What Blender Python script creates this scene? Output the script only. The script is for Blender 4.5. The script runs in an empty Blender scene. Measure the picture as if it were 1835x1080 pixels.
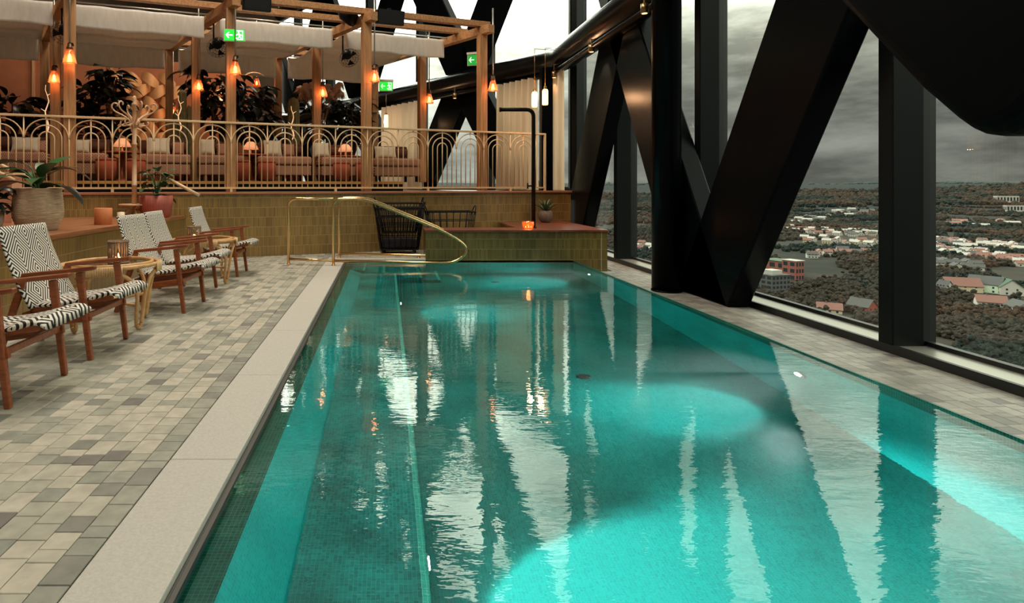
import bpy, bmesh, math, random
from mathutils import Vector, Matrix, noise as mnoise
random.seed(7)
C = bpy.context.scene.collection
SC = bpy.context.scene

# ------------------------------------------------------------------ camera, sky, fill lights, exposure
F, PX, PY, EYE = 1080.0, 690.0, 333.0, 1.2        # focal length in pixels, principal point, eye height
cam_d = bpy.data.cameras.new('camera')
cam_d.sensor_width = 36.0
cam_d.lens = 36.0 * F / 1835.0
cam_d.shift_x = (917.5 - PX) / 1835.0
cam_d.shift_y = -(540.0 - PY) / 1835.0
cam_d.clip_end = 20000
cam = bpy.data.objects.new('camera', cam_d)
cam.location = (0, 0, EYE)
cam.rotation_euler = (math.radians(90), 0, 0)
C.objects.link(cam)
SC.camera = cam
SC.view_settings.view_transform = 'Standard'
SC.view_settings.look = 'None'
SC.view_settings.gamma = 1.0
SC.view_settings.exposure = 0.0
SC.view_settings.use_curve_mapping = False
SC.cycles.use_denoising = True
SC.cycles.sample_clamp_indirect = 4.0
SC.cycles.max_bounces = 10
SC.cycles.transmission_bounces = 8
SC.cycles.transparent_max_bounces = 16

def lin(c):
    c = c / 255.0
    return c / 12.92 if c <= 0.04045 else ((c + 0.055) / 1.055) ** 2.4
def rgb(r, g, b):
    return (lin(r), lin(g), lin(b), 1.0)

def make_world():
    w = bpy.data.worlds.new('overcast_sky')
    SC.world = w
    w.use_nodes = True
    nt = w.node_tree
    N, L = nt.nodes, nt.links
    N.clear()
    out = N.new('ShaderNodeOutputWorld')
    bg = N.new('ShaderNodeBackground')
    tc = N.new('ShaderNodeTexCoord')
    sep = N.new('ShaderNodeSeparateXYZ')
    L.new(tc.outputs['Generated'], sep.inputs[0])
    ramp = N.new('ShaderNodeValToRGB')
    L.new(sep.outputs['Z'], ramp.inputs[0])
    e = ramp.color_ramp.elements
    e[0].position = 0.0; e[0].color = (0.235, 0.232, 0.20, 1)
    e[1].position = 1.0; e[1].color = (3.0, 3.02, 2.6, 1)
    for p, c in ((0.035, (0.185, 0.184, 0.165, 1)), (0.09, (0.235, 0.235, 0.21, 1)), (0.16, (0.37, 0.365, 0.31, 1)), (0.22, (0.80, 0.79, 0.65, 1)), (0.30, (2.2, 2.2, 1.85, 1)), (0.42, (3.2, 3.2, 2.7, 1))):
        k = e.new(p); k.color = c
    # flat stretched cloud layers
    mp = N.new('ShaderNodeMapping')
    mp.inputs['Scale'].default_value = (2.0, 2.0, 7.5)
    L.new(tc.outputs['Generated'], mp.inputs[0])
    nz = N.new('ShaderNodeTexNoise')
    nz.inputs['Scale'].default_value = 2.1
    nz.inputs['Detail'].default_value = 9
    nz.inputs['Roughness'].default_value = 0.60
    L.new(mp.outputs[0], nz.inputs['Vector'])
    mr = N.new('ShaderNodeMapRange')
    mr.inputs['From Min'].default_value = 0.40; mr.inputs['From Max'].default_value = 0.66
    mr.inputs['To Min'].default_value = 0.66; mr.inputs['To Max'].default_value = 1.85
    L.new(nz.outputs['Fac'], mr.inputs['Value'])
    # the veiled sun stands low, straight ahead and a little to the left
    dt = N.new('ShaderNodeVectorMath'); dt.operation = 'DOT_PRODUCT'
    s = Vector((-0.42, 0.88, 0.22)).normalized()
    dt.inputs[1].default_value = s
    L.new(tc.outputs['Generated'], dt.inputs[0])
    gl = N.new('ShaderNodeMapRange'); gl.interpolation_type = 'SMOOTHSTEP'
    gl.inputs['From Min'].default_value = 0.66; gl.inputs['From Max'].default_value = 0.96
    gl.inputs['To Min'].default_value = 1.0; gl.inputs['To Max'].default_value = 3.2
    L.new(dt.outputs['Value'], gl.inputs['Value'])
    m1 = N.new('ShaderNodeMath'); m1.operation = 'MULTIPLY'
    L.new(mr.outputs[0], m1.inputs[0]); L.new(gl.outputs[0], m1.inputs[1])
    L.new(ramp.outputs[0], bg.inputs['Color'])
    L.new(m1.outputs[0], bg.inputs['Strength'])
    L.new(bg.outputs[0], out.inputs[0])
make_world()

def area_light(name, loc, size, energy, color, rot=(0, 0, 0), sy=None):
    d = bpy.data.lights.new(name, 'AREA')
    d.energy = energy; d.size = size; d.color = color
    if sy: d.shape = 'RECTANGLE'; d.size_y = sy
    o = bpy.data.objects.new(name, d); o.location = loc; o.rotation_euler = rot
    C.objects.link(o); return o
def point_light(name, loc, energy, color, r=0.03):
    d = bpy.data.lights.new(name, 'POINT')
    d.energy = energy; d.color = color; d.shadow_soft_size = r
    o = bpy.data.objects.new(name, d); o.location = loc
    C.objects.link(o); return o
def spot_light(name, loc, target, energy, color, angle, blend=0.5, r=0.04):
    d = bpy.data.lights.new(name, 'SPOT')
    d.energy = energy; d.color = color; d.spot_size = math.radians(angle); d.spot_blend = blend; d.shadow_soft_size = r
    o = bpy.data.objects.new(name, d); o.location = loc
    o.rotation_euler = (Vector(target) - Vector(loc)).to_track_quat('-Z', 'Y').to_euler()
    C.objects.link(o); return o

CEIL = 10.5
# unseen area lights, added under the ceiling to brighten the hall
area_light('ceiling_fill_light', (-2.4, 3.2, CEIL - 0.12), 2.4, 350, (1.0, 0.94, 0.84), sy=5.0)
area_light('ceiling_fill_light', (-1.6, 8.2, CEIL - 0.12), 1.6, 520, (1.0, 0.90, 0.76), sy=3.0)
area_light('ceiling_fill_light', (-3.6, 13.4, CEIL - 0.12), 1.5, 520, (1.0, 0.82, 0.62), sy=1.5)
area_light('ceiling_fill_light', (3.0, 3.0, CEIL - 0.12), 0.8, 10, (1.0, 0.94, 0.86), sy=4.0)

# ------------------------------------------------------------------ helpers
class MB:
    def __init__(s): s.v = []; s.f = []; s.smooth = []
    def add(s, vs, fs, smooth=False):
        b = len(s.v)
        s.v += [tuple(p) for p in vs]
        s.f += [tuple(i + b for i in f) for f in fs]
        s.smooth += [smooth] * len(fs)
        return s
    def hexa(s, p):      # 8 corners: bottom 4 ccw, top 4 ccw
        return s.add(p, [(3, 2, 1, 0), (4, 5, 6, 7), (0, 1, 5, 4), (1, 2, 6, 5), (2, 3, 7, 6), (3, 0, 4, 7)])
    def box(s, x0, x1, y0, y1, z0, z1):
        return s.hexa([(x0, y0, z0), (x1, y0, z0), (x1, y1, z0), (x0, y1, z0), (x0, y0, z1), (x1, y0, z1), (x1, y1, z1), (x0, y1, z1)])
    def beam(s, p0, p1, w, h, up=(0, 0, 1), w1=None, h1=None):
        p0, p1 = Vector(p0), Vector(p1); d = (p1 - p0).normalized()
        side = d.cross(Vector(up)); side = side.normalized() if side.length > 1e-6 else Vector((1, 0, 0))
        u = side.cross(d).normalized()
        w1 = w if w1 is None else w1; h1 = h if h1 is None else h1
        def ring(p, a, b): return [p - side * a / 2 - u * b / 2, p + side * a / 2 - u * b / 2, p + side * a / 2 + u * b / 2, p - side * a / 2 + u * b / 2]
        a, b = ring(p0, w, h), ring(p1, w1, h1)
        return s.add(a + b, [(3, 2, 1, 0), (4, 5, 6, 7), (0, 1, 5, 4), (1, 2, 6, 5), (2, 3, 7, 6), (3, 0, 4, 7)])
    def tube(s, pts, r, n=8, closed=False, flat=1.0):
        pts = [Vector(p) for p in pts]; k = len(pts)
        rs = r if isinstance(r, (list, tuple)) else [r] * k
        t0 = (pts[1] - pts[0]).normalized()
        ref = Vector((0, 0, 1)) if abs(t0.z) < 0.9 else Vector((1, 0, 0))
        nrm = t0.cross(ref).cross(t0).normalized()
        vs, fs = [], []
        for i, p in enumerate(pts):
            if closed: t = (pts[(i + 1) % k] - pts[i - 1]).normalized()
            else: t = (pts[min(i + 1, k - 1)] - pts[max(i - 1, 0)]).normalized()
            nrm = (nrm - t * nrm.dot(t)).normalized()
            b = t.cross(nrm)
            for j in range(n):
                a = 2 * math.pi * j / n
                vs.append(p + (nrm * math.cos(a) + b * math.sin(a) * flat) * rs[i])
        m = k if closed else k - 1
        for i in range(m):
            for j in range(n):
                a, b = i * n, ((i + 1) % k) * n
                fs.append((a + j, a + (j + 1) % n, b + (j + 1) % n, b + j))
        s.add(vs, fs, True)
        if not closed:
            b = len(s.v) - k * n
            s.f += [tuple(b + j for j in reversed(range(n))), tuple(b + (k - 1) * n + j for j in range(n))]; s.smooth += [False, False]
        return s
    def lathe(s, prof, c=(0, 0, 0), n=24, smooth=True, sx=1.0, sy=1.0, wob=None):
        vs, fs = [], []
        for i, (r, z) in enumerate(prof):
            for j in range(n):
                a = 2 * math.pi * j / n
                rr = r * (wob(a, z) if wob else 1.0)
                vs.append((c[0] + rr * math.cos(a) * sx, c[1] + rr * math.sin(a) * sy, c[2] + z))
        for i in range(len(prof) - 1):
            for j in range(n):
                fs.append((i * n + j, i * n + (j + 1) % n, (i + 1) * n + (j + 1) % n, (i + 1) * n + j))
        s.add(vs, fs, smooth)
        b = len(s.v) - len(prof) * n
        if prof[0][0] > 1e-5: s.f.append(tuple(b + j for j in reversed(range(n)))); s.smooth.append(False)
        if prof[-1][0] > 1e-5: s.f.append(tuple(b + (len(prof) - 1) * n + j for j in range(n))); s.smooth.append(False)
        return s
    def prism(s, poly, off):
        off = Vector(off); k = len(poly)
        a = [Vector(p) for p in poly]; b = [p + off for p in a]
        return s.add(a + b, [tuple(reversed(range(k))), tuple(range(k, 2 * k))] + [(i, (i + 1) % k, k + (i + 1) % k, k + i) for i in range(k)])
    def grid(s, fn, nu, nv, smooth=True, closed_u=False):
        vs = [fn(i / (nu if closed_u else nu), j / nv) for j in range(nv + 1) for i in range(nu + (0 if closed_u else 1))]
        w = nu + (0 if closed_u else 1)
        fs = [(j * w + i, j * w + (i + 1) % w, (j + 1) * w + (i + 1) % w, (j + 1) * w + i) for j in range(nv) for i in range(nu)]
        return s.add(vs, fs, smooth)
    def ball(s, c, r, nu=12, nv=8, sc=(1, 1, 1)):
        prof = [(max(r * math.sin(math.pi * k / nv), 1e-6), -r * math.cos(math.pi * k / nv)) for k in range(nv + 1)]
        vs, fs = [], []
        for (rr, z) in prof:
            for j in range(nu):
                a = 2 * math.pi * j / nu
                vs.append((c[0] + rr * math.cos(a) * sc[0], c[1] + rr * math.sin(a) * sc[1], c[2] + z * sc[2]))
        for i in range(nv):
            for j in range(nu):
                fs.append((i * nu + j, i * nu + (j + 1) % nu, (i + 1) * nu + (j + 1) % nu, (i + 1) * nu + j))
        return s.add(vs, fs, True)
    def mesh(s, name, mat=None, org=(0, 0, 0)):
        me = bpy.data.meshes.new(name)
        o = Vector(org)
        me.from_pydata([(v[0] - o.x, v[1] - o.y, v[2] - o.z) for v in s.v], [], s.f)
        if any(s.smooth): me.polygons.foreach_set('use_smooth', s.smooth)
        if mat: me.materials.append(mat)
        me.update(); return me
    def build(s, name, mat, parent=None, world=False, bevel=0, seg=2, solid=0, sub=0):
        org = parent_world(parent) if (world and parent) else (0, 0, 0)
        o = bpy.data.objects.new(name, s.mesh(name, mat, org))
        C.objects.link(o)
        if parent: o.parent = parent
        if solid:
            m = o.modifiers.new('solid', 'SOLIDIFY'); m.thickness = solid; m.offset = 0
        if bevel:
            m = o.modifiers.new('bevel', 'BEVEL'); m.width = bevel; m.segments = seg; m.limit_method = 'ANGLE'; m.angle_limit = 0.7
        if sub:
            m = o.modifiers.new('sub', 'SUBSURF'); m.levels = sub; m.render_levels = sub
        return o
def parent_world(p):
    v = Vector((0, 0, 0))
    while p: v = v + p.location; p = p.parent
    return v
def tag(o, label=None, cat=None, group=None, kind=None):
    if label: o['label'] = label
    if cat: o['category'] = cat
    if group: o['group'] = group
    if kind: o['kind'] = kind
    return o
def thing(name, label, cat, loc=(0, 0, 0), rz=0, group=None, kind=None):
    o = bpy.data.objects.new(name, None); C.objects.link(o)
    o.location = loc; o.rotation_euler = (0, 0, rz); o.empty_display_size = 0.1
    return tag(o, label, cat, group, kind)
def struct(o): o['kind'] = 'structure'; return o
def dup(root, loc, rz, label=None, group=None):
    r = root.copy(); C.objects.link(r); r.location = loc; r.rotation_euler = (0, 0, rz)
    if label: r['label'] = label
    if group: r['group'] = group
    for ch in list(root.children):
        c = ch.copy(); C.objects.link(c); c.parent = r
        for g in ch.children:
            d = g.copy(); C.objects.link(d); d.parent = c
    return r
def P(x, y, Y):                                   # photograph pixel + distance along the pool -> world point
    return Vector(((x - PX) / F * Y, Y, EYE - (y - PY) / F * Y))
def arc(c, r, a0, a1, n, ax=(1, 0, 0), ay=(0, 0, 1)):
    c, ax, ay = Vector(c), Vector(ax), Vector(ay)
    return [c + ax * r * math.cos(a0 + (a1 - a0) * i / n) + ay * r * math.sin(a0 + (a1 - a0) * i / n) for i in range(n + 1)]
def bezier(p, n):
    p = [Vector(q) for q in p]; out = []
    for i in range(n + 1):
        t = i / n; q = list(p)
        while len(q) > 1: q = [q[k].lerp(q[k + 1], t) for k in range(len(q) - 1)]
        out.append(q[0])
    return out
def fillet(pts, r, n=6):                          # rounded corners on a polyline
    pts = [Vector(p) for p in pts]; out = [pts[0]]
    for i in range(1, len(pts) - 1):
        a, b, c = pts[i - 1], pts[i], pts[i + 1]
        rr = r[i - 1] if isinstance(r, (list, tuple)) else r
        d0 = min(rr, (a - b).length * 0.5); d1 = min(rr, (c - b).length * 0.5)
        p0 = b + (a - b).normalized() * d0; p1 = b + (c - b).normalized() * d1
        out += bezier([p0, b, p1], n)
    return out + [pts[-1]]

# deck frame: the tiled rear wall, the railing and the pergola follow this line
SL = 0.385
AZ = math.atan(SL)
U = Vector((math.cos(AZ), math.sin(AZ), 0)); NN = Vector((-math.sin(AZ), math.cos(AZ), 0))
D0 = Vector((0, 11.1, 0))
def D(s, d, z): return D0 + U * s + NN * d + Vector((0, 0, z))
def ray_s(x, d):                                  # deck coordinate s where pixel column x meets the plane at depth d
    k = (x - PX) / F
    Y = (11.1 + d / math.cos(AZ)) / (1 - SL * k)
    return (Vector((k * Y, Y, 0)) - D0).dot(U), Y
def zat(y, Y): return EYE - (y - PY) / F * Y

# ------------------------------------------------------------------ materials
MATS = {}
def nodes(name):
    m = bpy.data.materials.new(name); m.use_nodes = True
    nt = m.node_tree; b = nt.nodes['Principled BSDF']
    return m, nt, nt.nodes, nt.links, b
def M(name, col=None, rough=0.5, metal=0.0, spec=0.5, vary=0.0, vscale=20, bump=0.0, bscale=60, stretch=(1, 1, 1), emit=None, estr=0, trans=0, coat=0, alpha=1, subsurf=0):
    if name in MATS: return MATS[name]
    m, nt, N, L, b = nodes(name)
    b.inputs['Base Color'].default_value = col
    b.inputs['Roughness'].default_value = rough
    b.inputs['Metallic'].default_value = metal
    b.inputs['Specular IOR Level'].default_value = spec
    b.inputs['Coat Weight'].default_value = coat
    b.inputs['Transmission Weight'].default_value = trans
    b.inputs['Alpha'].default_value = alpha
    if emit: b.inputs['Emission Color'].default_value = emit; b.inputs['Emission Strength'].default_value = estr
    if vary or bump:
        tc = N.new('ShaderNodeTexCoord'); mp = N.new('ShaderNodeMapping'); mp.inputs['Scale'].default_value = stretch
        L.new(tc.outputs['Object'], mp.inputs[0])
    if vary:
        nz = N.new('ShaderNodeTexNoise'); nz.inputs['Scale'].default_value = vscale; nz.inputs['Detail'].default_value = 5
        L.new(mp.outputs[0], nz.inputs['Vector'])
        mx = N.new('ShaderNodeMix'); mx.data_type = 'RGBA'
        mx.inputs['A'].default_value = tuple(c * (1 - vary) for c in col[:3]) + (1,)
        mx.inputs['B'].default_value = tuple(min(1, c * (1 + vary)) for c in col[:3]) + (1,)
        mr = N.new('ShaderNodeMapRange'); mr.inputs['From Min'].default_value = 0.3; mr.inputs['From Max'].default_value = 0.7
        L.new(nz.outputs['Fac'], mr.inputs['Value']); L.new(mr.outputs[0], mx.inputs['Factor'])
        L.new(mx.outputs['Result'], b.inputs['Base Color'])
    if bump:
        n2 = N.new('ShaderNodeTexNoise'); n2.inputs['Scale'].default_value = bscale; n2.inputs['Detail'].default_value = 4
        L.new(mp.outputs[0], n2.inputs['Vector'])
        bp = N.new('ShaderNodeBump'); bp.inputs['Strength'].default_value = bump; bp.inputs['Distance'].default_value = 0.01
        L.new(n2.outputs['Fac'], bp.inputs['Height']); L.new(bp.outputs[0], b.inputs['Normal'])
    MATS[name] = m
    return m
def brick_mat(name, c1, c2, mortar, bw, rh, ms, axes, rough=0.35, offset=0.0, bump=0.4, vary=0.25, vscale=1.5, rowline=None):
    """Small ceramic pieces: brick texture laid on two of the object's own axes."""
    m, nt, N, L, b = nodes(name)
    tc = N.new('ShaderNodeTexCoord'); sp = N.new('ShaderNodeSeparateXYZ'); cb = N.new('ShaderNodeCombineXYZ')
    L.new(tc.outputs['Object'], sp.inputs[0])
    L.new(sp.outputs[axes[0]], cb.inputs[0]); L.new(sp.outputs[axes[1]], cb.inputs[1])
    br = N.new('ShaderNodeTexBrick'); br.offset = offset; br.squash = 1.0
    br.inputs['Scale'].default_value = 1.0; br.inputs['Brick Width'].default_value = bw; br.inputs['Row Height'].default_value = rh
    br.inputs['Mortar Size'].default_value = ms; br.inputs['Mortar Smooth'].default_value = 0.2
    br.inputs['Color1'].default_value = c1; br.inputs['Color2'].default_value = c2; br.inputs['Mortar'].default_value = mortar
    L.new(cb.outputs[0], br.inputs['Vector'])
    nz = N.new('ShaderNodeTexNoise'); nz.inputs['Scale'].default_value = vscale; nz.inputs['Detail'].default_value = 6
    L.new(tc.outputs['Object'], nz.inputs['Vector'])
    mr = N.new('ShaderNodeMapRange'); mr.inputs['From Min'].default_value = 0.3; mr.inputs['From Max'].default_value = 0.7
    mr.inputs['To Min'].default_value = 1 - vary; mr.inputs['To Max'].default_value = 1 + vary
    L.new(nz.outputs['Fac'], mr.inputs['Value'])
    mx = N.new('ShaderNodeVectorMath'); mx.operation = 'SCALE'
    def cell(sock, size):
        d = N.new('ShaderNodeMath'); d.operation = 'DIVIDE'; d.inputs[1].default_value = size; L.new(sock, d.inputs[0])
        f = N.new('ShaderNodeMath'); f.operation = 'FLOOR'; L.new(d.outputs[0], f.inputs[0]); return f.outputs[0]
    c2_ = N.new('ShaderNodeCombineXYZ'); L.new(cell(sp.outputs[axes[0]], bw), c2_.inputs[0]); L.new(cell(sp.outputs[axes[1]], rh), c2_.inputs[1])
    wn = N.new('ShaderNodeTexWhiteNoise'); wn.noise_dimensions = '3D'; L.new(c2_.outputs[0], wn.inputs['Vector'])
    cm = N.new('ShaderNodeMix'); cm.data_type = 'RGBA'; cm.inputs['A'].default_value = c1; cm.inputs['B'].default_value = c2; L.new(wn.outputs['Value'], cm.inputs['Factor'])
    m3 = N.new('ShaderNodeMix'); m3.data_type = 'RGBA'; m3.inputs['B'].default_value = mortar; L.new(cm.outputs['Result'], m3.inputs['A']); L.new(br.outputs['Fac'], m3.inputs['Factor'])
    L.new(m3.outputs['Result'], mx.inputs[0]); L.new(mr.outputs[0], mx.inputs['Scale'])
    last = mx.outputs[0]
    if rowline:                                  # wider pale joint between the courses
        md = N.new('ShaderNodeMath'); md.operation = 'PINGPONG'; md.inputs[1].default_value = rh / 2
        L.new(sp.outputs[axes[1]], md.inputs[0])
        lt = N.new('ShaderNodeMath'); lt.operation = 'LESS_THAN'; lt.inputs[1].default_value = 0.0035
        L.new(md.outputs[0], lt.inputs[0])
        m2 = N.new('ShaderNodeMix'); m2.data_type = 'RGBA'
        L.new(lt.outputs[0], m2.inputs['Factor']); L.new(last, m2.inputs['A']); m2.inputs['B'].default_value = rowline
        last = m2.outputs['Result']
    L.new(last, b.inputs['Base Color'])
    b.inputs['Roughness'].default_value = rough
    bp = N.new('ShaderNodeBump'); bp.inputs['Strength'].default_value = bump; bp.inputs['Distance'].default_value = 0.004; bp.invert = True
    L.new(br.outputs['Fac'], bp.inputs['Height']); L.new(bp.outputs[0], b.inputs['Normal'])
    return m
def wood(name, col, rough=0.5, axis=2, vary=0.3, coat=0.0):
    st = [14, 14, 14]; st[axis] = 1.0
    return M(name, col, rough, vary=vary, vscale=2.2, bump=0.12, bscale=4, stretch=tuple(st), coat=coat)

black_steel = M('black_steel', (0.0016, 0.0026, 0.0031, 1), 0.26, spec=0.06, vary=0.15, vscale=3)
mullion_steel = M('mullion_steel', (0.004, 0.0058, 0.0058, 1), 0.42, spec=0.14, vary=0.1, vscale=3)
black_iron = M('black_iron', (0.003, 0.003, 0.0033, 1), 0.5, spec=0.2)
frame_black = M('frame_black', (0.006, 0.007, 0.007, 1), 0.4)
ceil_dark = M('ceiling_dark', (0.012, 0.011, 0.010, 1), 0.8)
wood_post = wood('pergola_oak', rgb(174, 124, 78), 0.55, 2)
wood_beam = wood('beam_oak', rgb(172, 122, 76), 0.55, 0)
wood_ledge = wood('ledge_wood', rgb(150, 96, 60), 0.4, 1, 0.4)
teak = M('teak', rgb(140, 72, 36), 0.42, vary=0.35, vscale=9, bump=0.08, bscale=30, stretch=(1, 6, 6), coat=0.2)
rattan = M('rattan', rgb(202, 156, 102), 0.42, vary=0.25, vscale=14, bump=0.15, bscale=40)
cane = M('cane_binding', rgb(228, 192, 140), 0.5, vary=0.2, vscale=60, bump=0.5, bscale=120, stretch=(1, 8, 1))
brass = M('brass', rgb(226, 190, 136), 0.24, metal=1.0)
rail_paint = M('rail_paint', rgb(224, 190, 146), 0.45, spec=0.4)
linen_plain = M('linen_plain', rgb(206, 194, 172), 0.9, vary=0.12, vscale=3, bump=0.5, bscale=14, stretch=(1, 1, 0.3))
terracotta_cap = wood('cap_wood', rgb(172, 112, 78), 0.5, 0, 0.15)
terracotta_top = M('terracotta_top', rgb(118, 62, 44), 0.3, vary=0.4, vscale=5, bump=0.2, bscale=20)
pink_plaster = M('pink_plaster', rgb(206, 152, 124), 0.85, vary=0.1, vscale=4)
concrete = M('pale_coping_stone', rgb(182, 178, 168), 0.6, vary=0.09, vscale=90, bump=0.12, bscale=150)
grout = M('floor_grout', rgb(116, 108, 92), 0.9)
gutter = M('gutter_metal', rgb(52, 50, 46), 0.5)
warm_wall = M('warm_wall', rgb(150, 84, 46), 0.75, vary=0.25, vscale=1.2)
cream = M('cushion_cream', rgb(206, 188, 160), 0.9, bump=0.3, bscale=60)
rust = M('rust_velvet', rgb(150, 62, 32), 0.85)
brown_uph = M('brown_upholstery', rgb(92, 52, 34), 0.9)
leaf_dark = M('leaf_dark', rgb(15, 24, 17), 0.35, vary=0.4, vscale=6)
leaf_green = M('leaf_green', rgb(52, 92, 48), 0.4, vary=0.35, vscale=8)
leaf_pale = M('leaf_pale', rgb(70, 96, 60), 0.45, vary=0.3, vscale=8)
cactus_green = M('cactus_green', rgb(128, 118, 76), 0.7, vary=0.25, vscale=12)
soil = M('soil', rgb(40, 30, 22), 0.95)
copper_glass = None
bulb_glow = M('bulb_glow', (1, 0.7, 0.4, 1), 0.4, emit=(1.0, 0.52, 0.22, 1), estr=9)
glow_tube = M('glow_tube', (1, 0.8, 0.6, 1), 0.4, emit=(1.0, 0.47, 0.20, 1), estr=3.2)
exit_green = M('exit_green', rgb(20, 130, 40), 0.4, emit=rgb(20, 150, 50), estr=0.9)
exit_green_bright = M('exit_green_bright', rgb(30, 190, 50), 0.4, emit=rgb(40, 225, 60), estr=1.0)
exit_white = M('exit_white', (0.9, 0.95, 0.9, 1), 0.4, emit=(0.85, 1.0, 0.85, 1), estr=1.0)
exit_white_bright = M('exit_white_bright', (0.9, 0.95, 0.9, 1), 0.4, emit=(0.8, 1.0, 0.8, 1), estr=3.0)
white_metal = M('white_metal', rgb(200, 196, 188), 0.5)
steel = M('galvanised_steel', rgb(170, 165, 155), 0.35, metal=0.8)

KK = dict(bw=0.027, rh=0.167, ms=0.0016)
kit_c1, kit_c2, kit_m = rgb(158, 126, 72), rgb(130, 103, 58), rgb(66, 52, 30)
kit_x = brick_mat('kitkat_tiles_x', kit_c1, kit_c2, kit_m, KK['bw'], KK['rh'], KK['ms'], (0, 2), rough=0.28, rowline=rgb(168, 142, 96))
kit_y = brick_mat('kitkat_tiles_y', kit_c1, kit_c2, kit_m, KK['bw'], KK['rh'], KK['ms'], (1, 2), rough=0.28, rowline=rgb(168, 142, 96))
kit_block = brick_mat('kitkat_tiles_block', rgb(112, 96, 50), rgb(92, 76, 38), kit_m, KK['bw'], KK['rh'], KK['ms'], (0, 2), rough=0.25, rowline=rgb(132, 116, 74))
MO = 0.017
mos_c = (rgb(6, 146, 142), rgb(3, 114, 114), rgb(52, 158, 152))  # tile colour lightened in place of lamp light that misses the bench
mos_top_lit = brick_mat('mosaic_top_lit', *mos_c, MO, MO, 0.0010, (0, 1), rough=0.3, vary=0.45, vscale=2.2, bump=0.2)
mos_floor = brick_mat('mosaic_floor', rgb(22, 122, 115), rgb(14, 101, 97), rgb(34, 134, 126), MO, MO, 0.0010, (0, 1), rough=0.3, vary=0.3, vscale=1.6, bump=0.2)
mos_side_lit = brick_mat('mosaic_side_lit', rgb(24, 170, 164), rgb(16, 150, 146), rgb(40, 178, 172), MO, MO, 0.0010, (1, 2), rough=0.3, vary=0.2, vscale=2, bump=0.2)  # lamp glow on side walls and bench back painted in as lighter tile
mos_end = brick_mat('mosaic_end', *mos_c, MO, MO, 0.0010, (0, 2), rough=0.3, vary=0.3, vscale=2, bump=0.2)
mos_band = brick_mat('mosaic_band', rgb(4, 96, 82), rgb(2, 70, 62), rgb(54, 132, 114), MO, MO, 0.0012, (0, 1), rough=0.3, vary=0.3, vscale=3, bump=0.2)
mos_band_side = brick_mat('mosaic_band_side', rgb(4, 96, 82), rgb(2, 70, 62), rgb(54, 132, 114), MO, MO, 0.0012, (1, 2), rough=0.3, vary=0.3, vscale=3, bump=0.2)
mos_nosing = brick_mat('mosaic_nosing', rgb(60, 196, 180), rgb(40, 170, 160), rgb(130, 215, 200), MO, MO, 0.0010, (0, 1), rough=0.3, vary=0.2, vscale=3, bump=0.2)

def water_mat():
    m, nt, N, L, b = nodes('pool_water')
    b.inputs['Base Color'].default_value = (0.80, 1.0, 0.97, 1)
    b.inputs['Roughness'].default_value = 0.0
    b.inputs['IOR'].default_value = 1.33
    b.inputs['Transmission Weight'].default_value = 1.0
    tc = N.new('ShaderNodeTexCoord'); mp = N.new('ShaderNodeMapping'); mp.inputs['Scale'].default_value = (0.6, 1.35, 1)
    L.new(tc.outputs['Object'], mp.inputs[0])
    a = N.new('ShaderNodeTexNoise'); a.inputs['Scale'].default_value = 1.5; a.inputs['Detail'].default_value = 2
    c = N.new('ShaderNodeTexNoise'); c.inputs['Scale'].default_value = 15; c.inputs['Detail'].default_value = 3; c.inputs['Roughness'].default_value = 0.5
    L.new(mp.outputs[0], a.inputs['Vector']); L.new(mp.outputs[0], c.inputs['Vector'])
    b1 = N.new('ShaderNodeBump'); b1.inputs['Strength'].default_value = 1.0; b1.inputs['Distance'].default_value = 0.0046
    L.new(a.outputs['Fac'], b1.inputs['Height'])
    b2 = N.new('ShaderNodeBump'); b2.inputs['Strength'].default_value = 1.0; b2.inputs['Distance'].default_value = 0.0010
    L.new(c.outputs['Fac'], b2.inputs['Height']); L.new(b1.outputs[0], b2.inputs['Normal'])
    L.new(b2.outputs[0], b.inputs['Normal'])
    return m
def glass_mat(name, tint=(0.90, 0.93, 0.91, 1), refl=1.0):
    m, nt, N, L, b = nodes(name)
    N.remove(b)
    out = N['Material Output']
    tr = N.new('ShaderNodeBsdfTransparent'); tr.inputs[0].default_value = tint
    gl = N.new('ShaderNodeBsdfGlossy'); gl.inputs['Roughness'].default_value = 0.0
    lw = N.new('ShaderNodeLayerWeight'); lw.inputs['Blend'].default_value = 0.5
    pw = N.new('ShaderNodeMath'); pw.operation = 'POWER'; pw.inputs[1].default_value = 5.0
    L.new(lw.outputs['Facing'], pw.inputs[0])
    fr = N.new('ShaderNodeMath'); fr.operation = 'MULTIPLY_ADD'; fr.inputs[1].default_value = 0.9 * refl; fr.inputs[2].default_value = 0.03 * refl
    L.new(pw.outputs[0], fr.inputs[0])
    mx = N.new('ShaderNodeMixShader')
    L.new(fr.outputs[0], mx.inputs[0]); L.new(tr.outputs[0], mx.inputs[1]); L.new(gl.outputs[0], mx.inputs[2])
    L.new(mx.outputs[0], out.inputs[0])
    return m
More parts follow.
